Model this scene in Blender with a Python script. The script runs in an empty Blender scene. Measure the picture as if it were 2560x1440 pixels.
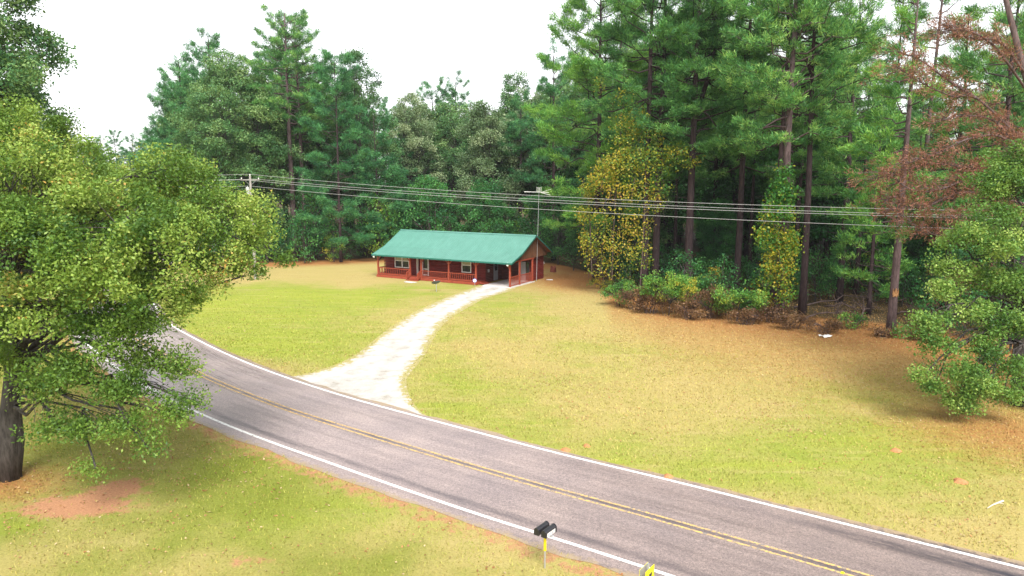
import bpy, math, random
import numpy as np
from mathutils import Vector, Matrix

random.seed(11)
RNG = np.random.default_rng(11)
SC = bpy.context.scene
COL = SC.collection

# ------------------------------------------------------------------ camera
F, YH, H = 1780.0, 450.0, 11.0
PITCH = math.atan((720 - YH) / F)
CP, SP = math.cos(PITCH), math.sin(PITCH)

def ray(px, py):
    x = (px - 1280) / F; v = (720 - py) / F
    return np.array([x, CP + v * SP, -SP + v * CP])

def G(px, py, z=0.0):
    d = ray(px, py); t = (z - H) / d[2]
    return np.array([d[0] * t, d[1] * t, z])

def P(px, py, D):
    d = ray(px, py); t = D / d[1]
    return np.array([d[0] * t, D, H + d[2] * t])

cam_d = bpy.data.cameras.new('camera'); cam = bpy.data.objects.new('camera', cam_d); COL.objects.link(cam)
cam.location = (0, 0, H); cam.rotation_euler = (math.pi / 2 - PITCH, 0, 0)
cam_d.sensor_width = 36; cam_d.lens = 36 * F / 2560; cam_d.clip_end = 15000; cam_d.clip_start = .1
SC.camera = cam

# ------------------------------------------------------------------ helpers
def tag(o, label=None, cat=None, group=None, kind=None):
    if label: o['label'] = label
    if cat: o['category'] = cat
    if group: o['group'] = group
    if kind: o['kind'] = kind
    return o

def empty(name, loc=(0, 0, 0), rz=0.0):
    o = bpy.data.objects.new(name, None); COL.objects.link(o)
    o.location = Vector([float(c) for c in loc]); o.rotation_euler = (0, 0, rz); o.empty_display_size = .3
    return o

class MB:
    def __init__(s): s.v = []; s.f = []
    def quad(s, *p):
        b = len(s.v); s.v += [tuple(map(float, q)) for q in p]; s.f.append(tuple(range(b, b + len(p))))
    def box(s, x0, x1, y0, y1, z0, z1):
        b = len(s.v)
        s.v += [(x0, y0, z0), (x1, y0, z0), (x1, y1, z0), (x0, y1, z0), (x0, y0, z1), (x1, y0, z1), (x1, y1, z1), (x0, y1, z1)]
        for q in ((0, 3, 2, 1), (4, 5, 6, 7), (0, 1, 5, 4), (1, 2, 6, 5), (2, 3, 7, 6), (3, 0, 4, 7)):
            s.f.append(tuple(b + i for i in q))
    def bar(s, a, b_, w, h):
        a = np.array(a, float); b_ = np.array(b_, float); d = b_ - a; d /= np.linalg.norm(d)
        up = np.array([0, 0, 1.0])
        if abs(d[2]) > .95: up = np.array([1.0, 0, 0])
        x = np.cross(d, up); x /= np.linalg.norm(x); y = np.cross(x, d)
        base = len(s.v)
        for p in (a, b_):
            for sx, sy in ((-1, -1), (1, -1), (1, 1), (-1, 1)):
                s.v.append(tuple(p + x * sx * w / 2 + y * sy * h / 2))
        for q in ((0, 1, 2, 3), (7, 6, 5, 4), (0, 4, 5, 1), (1, 5, 6, 2), (2, 6, 7, 3), (3, 7, 4, 0)):
            s.f.append(tuple(base + i for i in q))
    def tube(s, pts, rad, n=6, cap=True):
        pts = np.array(pts, float); m = len(pts)
        if np.isscalar(rad): rad = [rad] * m
        t = np.gradient(pts, axis=0); t /= (np.linalg.norm(t, axis=1)[:, None] + 1e-9)
        ref = np.array([0, 0, 1.0]) if abs(t[0][2]) < .9 else np.array([1.0, 0, 0])
        b = len(s.v); ca = np.cos(np.arange(n) * 2 * math.pi / n); sa = np.sin(np.arange(n) * 2 * math.pi / n)
        for i in range(m):
            x = np.cross(t[i], ref); x /= (np.linalg.norm(x) + 1e-9); y = np.cross(t[i], x); ref = np.cross(x, t[i]) * 1.0
            ring = pts[i] + rad[i] * (ca[:, None] * x + sa[:, None] * y)
            s.v += [tuple(r) for r in ring]
        for i in range(m - 1):
            for k in range(n):
                k2 = (k + 1) % n
                s.f.append((b + i * n + k, b + i * n + k2, b + (i + 1) * n + k2, b + (i + 1) * n + k))
        if cap:
            s.f.append(tuple(b + k for k in range(n))[::-1]); s.f.append(tuple(b + (m - 1) * n + k for k in range(n)))
    def lathe(s, c, prof, n=14):
        s.tube([(c[0], c[1], c[2] + z) for r, z in prof], [max(r, .001) for r, z in prof], n)
    def mesh(s, name, mat, smooth=False):
        me = bpy.data.meshes.new(name); me.from_pydata(s.v, [], s.f); me.update()
        if mat: me.materials.append(mat)
        if smooth: me.polygons.foreach_set('use_smooth', [True] * len(me.polygons))
        return me
    def obj(s, name, mat, parent=None, smooth=False):
        return link(name, s.mesh(name, mat, smooth), parent)

def link(name, me, parent=None):
    o = bpy.data.objects.new(name, me); COL.objects.link(o)
    if parent: o.parent = parent
    return o

def np_quads(name, V, tint, mat, color=None):
    """V (N,4,3) loose quads with a per face value"""
    N = len(V); me = bpy.data.meshes.new(name)
    me.vertices.add(4 * N); me.vertices.foreach_set('co', np.ascontiguousarray(V, np.float32).ravel())
    me.loops.add(4 * N); me.loops.foreach_set('vertex_index', np.arange(4 * N, dtype=np.int32))
    me.polygons.add(N); me.polygons.foreach_set('loop_start', np.arange(0, 4 * N, 4, dtype=np.int32))
    me.update(calc_edges=True)
    a = me.attributes.new('tint', 'FLOAT', 'FACE'); a.data.foreach_set('value', np.asarray(tint, np.float32))
    if color is not None:
        c = me.attributes.new('gcol', 'FLOAT_COLOR', 'FACE'); cc = np.ones((N, 4), np.float32); cc[:, :3] = color
        c.data.foreach_set('color', cc.ravel())
    me.materials.append(mat)
    return me

def unit(a): return a / (np.linalg.norm(a, axis=-1, keepdims=True) + 1e-9)

def leaf_quads(R, C, L, W, up=.5, droop=.0):
    """diamond leaves at C with length L, width W; normals biased upward"""
    N = len(C)
    n = unit(R.normal(size=(N, 3)) + np.array([0, 0, up * 1.6]))
    a = R.normal(size=(N, 3)); a[:, 2] -= droop
    a = unit(a - (a * n).sum(1, keepdims=True) * n); b = np.cross(n, a)
    L = (L * R.uniform(.65, 1.3, N))[:, None]; W = (W * R.uniform(.7, 1.25, N))[:, None]
    V = np.empty((N, 4, 3))
    V[:, 0] = C - a * L * .5; V[:, 1] = C + b * W * .5 + a * L * .08 + n * L * .06
    V[:, 2] = C + a * L * .5 - n * L * .05; V[:, 3] = C - b * W * .5 + a * L * .08 + n * L * .06
    return V

def needle_quads(R, C, A, L, W, spread=.75):
    """needles from C along A with spread"""
    d = unit(A + R.normal(size=C.shape) * spread)
    s = unit(np.cross(d, R.normal(size=C.shape)))
    N = len(C); L = (L * R.uniform(.6, 1.2, N))[:, None]
    V = np.empty((N, 4, 3)); V[:, 0] = C; V[:, 1] = C + d * L * .55 + s * W * .5
    V[:, 2] = C + d * L; V[:, 3] = C + d * L * .55 - s * W * .5
    return V

# ------------------------------------------------------------------ materials
def mat_new(name):
    m = bpy.data.materials.new(name); m.use_nodes = True; nt = m.node_tree
    return m, nt, nt.nodes['Principled BSDF'], nt.nodes['Material Output']

def nd(nt, t, **kw):
    n = nt.nodes.new(t)
    for k, v in kw.items():
        if k in n.inputs: n.inputs[k].default_value = v
        else: setattr(n, k, v)
    return n

def ramp(nt, stops, fac=None):
    r = nt.nodes.new('ShaderNodeValToRGB'); e = r.color_ramp.elements
    while len(e) < len(stops): e.new(.5)
    for i, (p, c) in enumerate(stops):
        e[i].position = p; e[i].color = (*c, 1) if len(c) == 3 else c
    if fac is not None: nt.links.new(fac, r.inputs[0])
    return r

def simple(name, col, rough=.6, metal=0.0, var=.18, scale=6.0, spec=.4, bump=0.0, coat=0.0):
    m, nt, b, o = mat_new(name)
    tc = nd(nt, 'ShaderNodeTexCoord'); n = nd(nt, 'ShaderNodeTexNoise', Scale=scale, Detail=6.0, Roughness=.6)
    nt.links.new(tc.outputs['Object'], n.inputs['Vector'])
    c = np.array(col)
    r = ramp(nt, [(.25, tuple(c * (1 - var))), (.75, tuple(np.minimum(c * (1 + var), .95)))], n.outputs['Fac'])
    nt.links.new(r.outputs[0], b.inputs['Base Color'])
    b.inputs['Roughness'].default_value = rough; b.inputs['Metallic'].default_value = metal
    b.inputs['Specular IOR Level'].default_value = spec
    if bump:
        bp = nd(nt, 'ShaderNodeBump', Strength=bump, Distance=.02)
        n2 = nd(nt, 'ShaderNodeTexNoise', Scale=scale * 5, Detail=5.0); nt.links.new(tc.outputs['Object'], n2.inputs['Vector'])
        nt.links.new(n2.outputs['Fac'], bp.inputs['Height']); nt.links.new(bp.outputs[0], b.inputs['Normal'])
    return m

def leafmat(name, stops, trans=.32, rough=.5, objvar=.22, spec=.35):
    m, nt, b, o = mat_new(name)
    at = nd(nt, 'ShaderNodeAttribute', attribute_name='tint'); oi = nd(nt, 'ShaderNodeObjectInfo')
    mm = nd(nt, 'ShaderNodeMath', operation='MULTIPLY_ADD'); mm.inputs[1].default_value = objvar; mm.inputs[2].default_value = -objvar / 2
    nt.links.new(oi.outputs['Random'], mm.inputs[0])
    ad = nd(nt, 'ShaderNodeMath', operation='ADD', use_clamp=True)
    nt.links.new(at.outputs['Fac'], ad.inputs[0]); nt.links.new(mm.outputs[0], ad.inputs[1])
    r = ramp(nt, stops, ad.outputs[0])
    nt.links.new(r.outputs[0], b.inputs['Base Color'])
    b.inputs['Roughness'].default_value = rough; b.inputs['Specular IOR Level'].default_value = spec
    tr = nd(nt, 'ShaderNodeBsdfTranslucent'); mixc = nd(nt, 'ShaderNodeMix', data_type='RGBA')
    mixc.inputs[0].default_value = .35; nt.links.new(r.outputs[0], mixc.inputs[6]); mixc.inputs[7].default_value = (.35, .42, .04, 1)
    nt.links.new(mixc.outputs[2], tr.inputs['Color'])
    ms = nd(nt, 'ShaderNodeMixShader'); ms.inputs[0].default_value = trans
    nt.links.new(b.outputs[0], ms.inputs[1]); nt.links.new(tr.outputs[0], ms.inputs[2]); nt.links.new(ms.outputs[0], o.inputs[0])
    return m

def barkmat(name, c0, c1, scale=3.0):
    m, nt, b, o = mat_new(name)
    tc = nd(nt, 'ShaderNodeTexCoord'); mp = nd(nt, 'ShaderNodeMapping'); mp.inputs['Scale'].default_value = (1, 1, .25)
    n = nd(nt, 'ShaderNodeTexNoise', Scale=scale * 2.2, Detail=7.0, Roughness=.7)
    nt.links.new(tc.outputs['Object'], mp.inputs[0]); nt.links.new(mp.outputs[0], n.inputs['Vector'])
    r = ramp(nt, [(.35, c0), (.65, c1)], n.outputs['Fac']); nt.links.new(r.outputs[0], b.inputs['Base Color'])
    b.inputs['Roughness'].default_value = .85; b.inputs['Specular IOR Level'].default_value = .2
    bp = nd(nt, 'ShaderNodeBump', Strength=.7, Distance=.05); nt.links.new(n.outputs['Fac'], bp.inputs['Height']); nt.links.new(bp.outputs[0], b.inputs['Normal'])
    return m

M = {}
M['pine'] = leafmat('pine_needles', [(0, (0.014, 0.075, 0.026)), (0.45, (0.06, 0.22, 0.058)), (0.8, (0.17, 0.42, 0.1)), (1, (0.36, 0.56, 0.14))])
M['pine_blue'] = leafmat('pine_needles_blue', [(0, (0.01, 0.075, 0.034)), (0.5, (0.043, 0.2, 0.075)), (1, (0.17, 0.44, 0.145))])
M['pine_bright'] = leafmat('pine_needles_fresh', [(0, (0.02, 0.1, 0.03)), (0.5, (0.09, 0.29, 0.055)), (1, (0.3, 0.54, 0.09))])  # brighter, yellower needle green for some of the pines
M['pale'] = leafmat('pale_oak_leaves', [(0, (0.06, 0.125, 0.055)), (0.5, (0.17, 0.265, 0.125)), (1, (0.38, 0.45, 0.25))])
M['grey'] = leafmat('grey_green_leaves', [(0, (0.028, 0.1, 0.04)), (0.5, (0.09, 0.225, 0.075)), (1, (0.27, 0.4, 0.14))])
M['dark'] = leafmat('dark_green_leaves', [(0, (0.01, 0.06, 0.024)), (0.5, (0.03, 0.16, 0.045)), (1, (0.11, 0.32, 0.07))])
M['oak'] = leafmat('oak_leaves', [(0, (0.035, 0.1, 0.018)), (0.4, (0.125, 0.235, 0.034)), (0.75, (0.28, 0.4, 0.07)), (0.96, (0.44, 0.5, 0.12)), (1, (0.55, 0.34, 0.08))], objvar=.06)
M['oak_right'] = leafmat('oak_leaves_right', [(0, (0.035, 0.11, 0.022)), (0.5, (0.125, 0.26, 0.045)), (0.85, (0.3, 0.45, 0.095)), (1, (0.46, 0.56, 0.15))], objvar=.04)
M['vine'] = leafmat('vine_leaves', [(0, (0.05, 0.17, 0.03)), (0.3, (0.17, 0.25, 0.03)), (0.55, (0.38, 0.36, 0.03)), (0.8, (0.54, 0.39, 0.045)), (1, (0.32, 0.16, 0.05))], objvar=.05)
M['vine_green'] = leafmat('vine_leaves_green', [(0, (.03, .15, .025)), (.4, (.09, .26, .03)), (.7, (.36, .36, .03)), (1, (.60, .42, .03))], objvar=.05)
M['deadneedle'] = leafmat('dead_needles', [(0, (0.13, 0.05, 0.035)), (0.5, (0.29, 0.115, 0.075)), (1, (0.45, 0.25, 0.17))], trans=.2)
M['bush'] = leafmat('bush_leaves', [(0, (0.03, 0.14, 0.03)), (0.5, (0.12, 0.32, 0.05)), (0.85, (0.33, 0.48, 0.07)), (1, (0.6, 0.5, 0.06))])
M['brush'] = leafmat('brush_leaves', [(0, (.06, .030, .018)), (.5, (.15, .070, .035)), (1, (.26, .15, .07))], trans=.2)
M['bark'] = barkmat('pine_bark', (.026, .017, .018), (.075, .050, .052))
M['bark_light'] = barkmat('pine_bark_light', (.055, .038, .038), (.15, .105, .105))
M['bark_grey'] = barkmat('oak_bark', (.026, .022, .020), (.105, .092, .085))
M['deadwood'] = barkmat('dead_wood', (.055, .038, .036), (.17, .12, .112))
M['tornwood'] = simple('torn_wood', (.40, .215, .09), .8)

# ------------------------------------------------------------------ world and sun
w = bpy.data.worlds.new('World'); SC.world = w; w.use_nodes = True; wt = w.node_tree
bg = wt.nodes['Background']; sky = wt.nodes.new('ShaderNodeTexSky'); sky.sky_type = 'NISHITA'; sky.sun_disc = False
SUN_EL, SUN_AZ = math.radians(50), math.radians(168)   # azimuth clockwise from +Y
sky.sun_elevation = SUN_EL; sky.sun_rotation = SUN_AZ; sky.air_density = 1.0; sky.dust_density = 1.0; sky.ozone_density = 1.0
hs = wt.nodes.new('ShaderNodeHueSaturation'); hs.inputs['Saturation'].default_value = .12; hs.inputs['Value'].default_value = 1.0
wt.links.new(sky.outputs[0], hs.inputs['Color']); wt.links.new(hs.outputs[0], bg.inputs['Color']); bg.inputs['Strength'].default_value = .08
sd = bpy.data.lights.new('sun', 'SUN'); sd.energy = 1.5; sd.angle = math.radians(26); sd.color = (1, .96, .9)
so = bpy.data.objects.new('sun', sd); COL.objects.link(so); so.location = (0, -20, 60)
sv = Vector((math.sin(SUN_AZ) * math.cos(SUN_EL), math.cos(SUN_AZ) * math.cos(SUN_EL), math.sin(SUN_EL)))
so.rotation_euler = (-sv).to_track_quat('-Z', 'Y').to_euler()
SC.view_settings.view_transform = 'Standard'; SC.view_settings.look = 'None'; SC.view_settings.exposure = 1.95; SC.view_settings.gamma = 1
SC.view_settings.use_curve_mapping = False
SC.render.engine = 'CYCLES'; SC.cycles.max_bounces = 6; SC.cycles.diffuse_bounces = 3; SC.cycles.transmission_bounces = 3
SC.cycles.use_denoising = True
HAZE = .00016

# ------------------------------------------------------------------ road centre line
CTRL = [(-52, 150), (-50, 118), (-47, 95), (-43.5, 80), (-38.5, 68), (-30.4, 54.4), (-25.2, 47.6), (-18.2, 39.9), (-11.3, 33.6), (-4.7, 28.6), (.3, 25.0), (4.3, 22.35), (9.6, 18.7), (16, 14.2), (26, 6.5), (40, -5), (60, -24)]
def catmull(pts, n=14):
    p = np.array(pts, float); p = np.vstack([2 * p[0] - p[1], p, 2 * p[-1] - p[-2]]); out = []
    for i in range(1, len(p) - 2):
        for t in np.linspace(0, 1, n, endpoint=False):
            a, b, c, d = p[i - 1], p[i], p[i + 1], p[i + 2]
            out.append(.5 * ((2 * b) + (-a + c) * t + (2 * a - 5 * b + 4 * c - d) * t * t + (-a + 3 * b - 3 * c + d) * t ** 3))
    out.append(p[-2]); return np.array(out)
RC = catmull(CTRL)
for _ in range(6): RC[1:-1] = (RC[:-2] + RC[2:] + 2 * RC[1:-1]) / 4
RT = unit(np.gradient(RC, axis=0)); RN = np.stack([-RT[:, 1], RT[:, 0]], 1)   # left normal: far side (towards the cabin)
RS = np.concatenate([[0], np.cumsum(np.linalg.norm(np.diff(RC, axis=0), axis=1))])
def road_dist(x, y):
    """signed distance to the centre line, + towards the cabin"""
    x = np.asarray(x, float).ravel(); y = np.asarray(y, float).ravel(); out = np.empty(len(x))
    for i in range(0, len(x), 20000):
        q = np.stack([x[i:i + 20000], y[i:i + 20000]], 1)
        d = ((q[:, None, :] - RC[None, ::2]) ** 2).sum(2); k = d.argmin(1) * 2
        out[i:i + 20000] = np.sqrt(d.min(1)) * np.sign(((q - RC[k]) * RN[k]).sum(1))
    return out

# ------------------------------------------------------------------ zones of the lawn
EDGE_PX = [-400, 300, 430, 690, 930, 1150, 1380, 1450, 1500, 1530, 1650, 1800, 2000, 2230, 2400, 2800]
EDGE_D = [120, 112, 97, 92, 97, 97, 91, 84, 78, 66, 60.5, 57, 53.5, 50, 46, 38]
def edge_d(px): return np.interp(px, EDGE_PX, EDGE_D)
def pix_x(x, y): return 1280 + F * np.asarray(x) / (np.asarray(y) * CP + H * SP)

def vnoise(x, y, s, seed):
    R = np.random.default_rng(seed); T = R.random((128, 128)); x = x / s + 500; y = y / s + 500
    i = np.floor(x).astype(int); j = np.floor(y).astype(int); fx = x - i; fy = y - j
    fx = fx * fx * (3 - 2 * fx); fy = fy * fy * (3 - 2 * fy); i %= 127; j %= 127
    return (T[i, j] * (1 - fx) + T[i + 1, j] * fx) * (1 - fy) + (T[i, j + 1] * (1 - fx) + T[i + 1, j + 1] * fx) * fy
def fbm(x, y, s, seed): return (vnoise(x, y, s, seed) + .5 * vnoise(x, y, s / 2.1, seed + 1) + .25 * vnoise(x, y, s / 4.3, seed + 2)) / 1.75
def sst(a, b, x): t = np.clip((x - a) / (b - a), 0, 1); return t * t * (3 - 2 * t)
def blob(x, y, c, r): return np.exp(-(((x - c[0]) / r[0]) ** 2 + ((y - c[1]) / r[1]) ** 2))

def zones(x, y):
    x = np.asarray(x, float); y = np.asarray(y, float)
    px = pix_x(x, np.maximum(y, 5)); de = np.maximum(y, 5) - edge_d(px)
    rd = road_dist(x, y)
    wide = np.interp(px, [600, 1000, 1400, 1700, 2300], [5, 6, 17, 27, 28])
    lit = np.clip(.62 * sst(-1.15, -.1, de / wide) + .33 * sst(-.3, .05, de / wide), 0, 1)
    lit = np.maximum(lit, .95 * blob(x, y, (6.8, 79), (6, 11)))
    lit = np.maximum(lit, .75 * blob(x, y, G(2520, 1080)[:2], (6, 6)))
    lit = np.maximum(lit, .8 * blob(x, y, (-19, 24.5), (3.2, 2.2)))
    lit = np.where(y < 5, .3, lit)
    n = fbm(x, y, 9, 3)
    gr = .31 + (n - .5) * 1.15
    gr = gr + .6 * blob(x, y, G(620, 790)[:2], (11, 10)) + .5 * blob(x, y, G(800, 850)[:2], (7, 7)) + .5 * blob(x, y, G(860, 735)[:2], (14, 8))
    gr = np.where(rd < 0, gr + .22, gr)
    gr = gr + .45 * blob(x, y, G(560, 1180)[:2], (3.2, 2.4)) + .3 * blob(x, y, G(760, 1300)[:2], (3, 2)) + .25 * blob(x, y, G(2200, 1150)[:2], (8, 4)) + .3 * blob(x, y, G(1150, 960)[:2], (2.5, 5))
    gr = gr - .25 * lit
    dirt = np.maximum(1.2 * blob(x, y, G(190, 1265)[:2], (2.3, 1.0)), 1.1 * blob(x, y, G(290, 1225)[:2], (1.2, 1.3)))
    dirt = np.maximum(dirt, .55 * blob(x, y, G(620, 1400)[:2], (1.5, .8)))
    dirt = np.maximum(dirt, .62 * sst(-5.4, -4.1, rd) * (rd < 0)); dirt = np.maximum(dirt, .45 * (1 - sst(3.5, 4.2, rd)) * (rd > 0))
    moss = np.maximum(blob(x, y, G(20, 1290)[:2], (.8, .5)), blob(x, y, G(30, 1320)[:2], (.9, .4)))
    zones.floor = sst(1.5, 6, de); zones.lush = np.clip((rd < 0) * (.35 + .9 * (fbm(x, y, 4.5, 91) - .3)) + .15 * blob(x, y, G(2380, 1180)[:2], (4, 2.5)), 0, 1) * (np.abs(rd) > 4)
    return np.clip(lit, 0, 1), np.clip(gr + moss, 0, 1), np.clip(dirt, 0, 1)

LUSH = (.175, .205, .030)
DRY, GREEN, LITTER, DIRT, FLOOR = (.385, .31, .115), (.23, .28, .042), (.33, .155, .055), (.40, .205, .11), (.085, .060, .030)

# ------------------------------------------------------------------ ground
def axis(lo, hi, st, far):
    a = list(np.arange(lo, hi + .01, st)); s = st
    b = a[-1]
    while b < far: s *= 1.35; b += s; a.append(b)
    b = a[0]; s = st
    while b > -far: s *= 1.35; b -= s; a.insert(0, b)
    return np.array(a)
gx = axis(-48, 48, .5, 2500); gy = axis(8, 104, .5, 2500)
XX, YY = np.meshgrid(gx, gy, indexing='ij'); nx, ny = XX.shape
me = bpy.data.meshes.new('ground'); me.vertices.add(nx * ny)
me.vertices.foreach_set('co', np.stack([XX, YY, np.zeros_like(XX)], 2).astype(np.float32).ravel())
ii = np.arange(nx * ny).reshape(nx, ny)
q = np.stack([ii[:-1, :-1], ii[1:, :-1], ii[1:, 1:], ii[:-1, 1:]], 2).reshape(-1, 4)
me.loops.add(q.size); me.loops.foreach_set('vertex_index', q.astype(np.int32).ravel())
me.polygons.add(len(q)); me.polygons.foreach_set('loop_start', np.arange(0, q.size, 4, dtype=np.int32)); me.update(calc_edges=True)
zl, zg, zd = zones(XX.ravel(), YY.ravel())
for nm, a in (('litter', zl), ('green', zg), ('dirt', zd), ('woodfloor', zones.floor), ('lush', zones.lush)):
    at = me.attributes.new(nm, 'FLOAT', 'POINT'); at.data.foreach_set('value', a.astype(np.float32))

def ground_mat():
    m, nt, b, o = mat_new('lawn'); L = nt.links.new
    g = nd(nt, 'ShaderNodeNewGeometry')
    def noise(s, d=6.0, r=.6, vec=None):
        n = nd(nt, 'ShaderNodeTexNoise', Scale=s, Detail=d, Roughness=r); L(vec or g.outputs['Position'], n.inputs['Vector']); return n.outputs['Fac']
    def fac(attr, n, amp, lo, hi):
        a = nd(nt, 'ShaderNodeAttribute', attribute_name=attr); x = nd(nt, 'ShaderNodeMath', operation='MULTIPLY_ADD')
        L(n, x.inputs[0]); x.inputs[1].default_value = amp; x.inputs[2].default_value = -amp / 2
        y = nd(nt, 'ShaderNodeMath', operation='ADD'); L(a.outputs['Fac'], y.inputs[0]); L(x.outputs[0], y.inputs[1])
        mr = nd(nt, 'ShaderNodeMapRange', interpolation_type='SMOOTHSTEP'); L(y.outputs[0], mr.inputs[0])
        mr.inputs[1].default_value = lo; mr.inputs[2].default_value = hi; return mr.outputs[0]
    def mix(f, a, c):
        x = nd(nt, 'ShaderNodeMix', data_type='RGBA'); L(f, x.inputs[0])
        for i, s in ((6, a), (7, c)):
            if isinstance(s, tuple): x.inputs[i].default_value = (*s, 1)
            else: L(s, x.inputs[i])
        return x.outputs[2]
    mp = nd(nt, 'ShaderNodeMapping'); L(g.outputs['Position'], mp.inputs[0]); mp.inputs['Rotation'].default_value = (0, 0, .62); mp.inputs['Scale'].default_value = (.25, 1.6, 1)
    n1 = noise(.5, 8, .65); n2 = noise(2.2, 8, .7); n3 = noise(14, 6, .75); n4 = noise(.55, 5, .6, mp.outputs[0])
    c = mix(fac('green', n1, 1.0, .15, .95), DRY, GREEN)
    c = mix(fac('green', n4, 1.6, .45, 1.3), c, (.29, .32, .05))
    n5 = noise(.9, 6, .65, mp.outputs[0]); c = mix(ramp(nt, [(.52, (0, 0, 0)), (.75, (.55, .55, .55))], n5).outputs[0], c, (.47, .37, .17))
    c = mix(fac('lush', n1, .8, .1, 1.0), c, LUSH)
    c = mix(fac('litter', n2, .9, .12, .95), c, LITTER)
    c = mix(fac('dirt', n2, 1.7, .40, .80), c, DIRT)
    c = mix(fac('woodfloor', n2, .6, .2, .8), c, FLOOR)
    r = ramp(nt, [(.3, (.62, .62, .62)), (.5, (1, 1, 1)), (.72, (1.3, 1.3, 1.3))], n3)
    mu = nd(nt, 'ShaderNodeMix', data_type='RGBA', blend_type='MULTIPLY'); mu.inputs[0].default_value = 1; L(c, mu.inputs[6]); L(r.outputs[0], mu.inputs[7])
    L(mu.outputs[2], b.inputs['Base Color']); b.inputs['Roughness'].default_value = .95; b.inputs['Specular IOR Level'].default_value = .1
    bp = nd(nt, 'ShaderNodeBump', Strength=.5, Distance=.06); L(n3, bp.inputs['Height']); L(bp.outputs[0], b.inputs['Normal'])
    return m
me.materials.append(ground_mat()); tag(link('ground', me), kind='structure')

# ------------------------------------------------------------------ road, markings, driveway
def strip(name, lo, hi, z, mat, ncol=2, jit=0.0):
    cols = np.linspace(lo, hi, ncol); v = []; f = []; uv = []
    for i in range(len(RC)):
        for k, c in enumerate(cols):
            cc = c
            if jit and k in (0, ncol - 1): cc = c + (vnoise(np.array([RS[i]]), np.array([k * 7.]), 1.1, 77)[0] - .5) * jit
            p = RC[i] + RN[i] * cc; v.append((p[0], p[1], z)); uv.append((cc, RS[i]))
    for i in range(len(RC) - 1):
        for k in range(ncol - 1):
            a = i * ncol + k; f.append((a, a + ncol, a + ncol + 1, a + 1))
    me = bpy.data.meshes.new(name); me.from_pydata(v, [], f); me.update()
    u = me.uv_layers.new(name='UVMap'); idx = np.empty(len(me.loops), np.int32); me.loops.foreach_get('vertex_index', idx)
    u.data.foreach_set('uv', np.array(uv, np.float32)[idx].ravel()); me.materials.append(mat)
    return tag(link(name, me), kind='structure')

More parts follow.
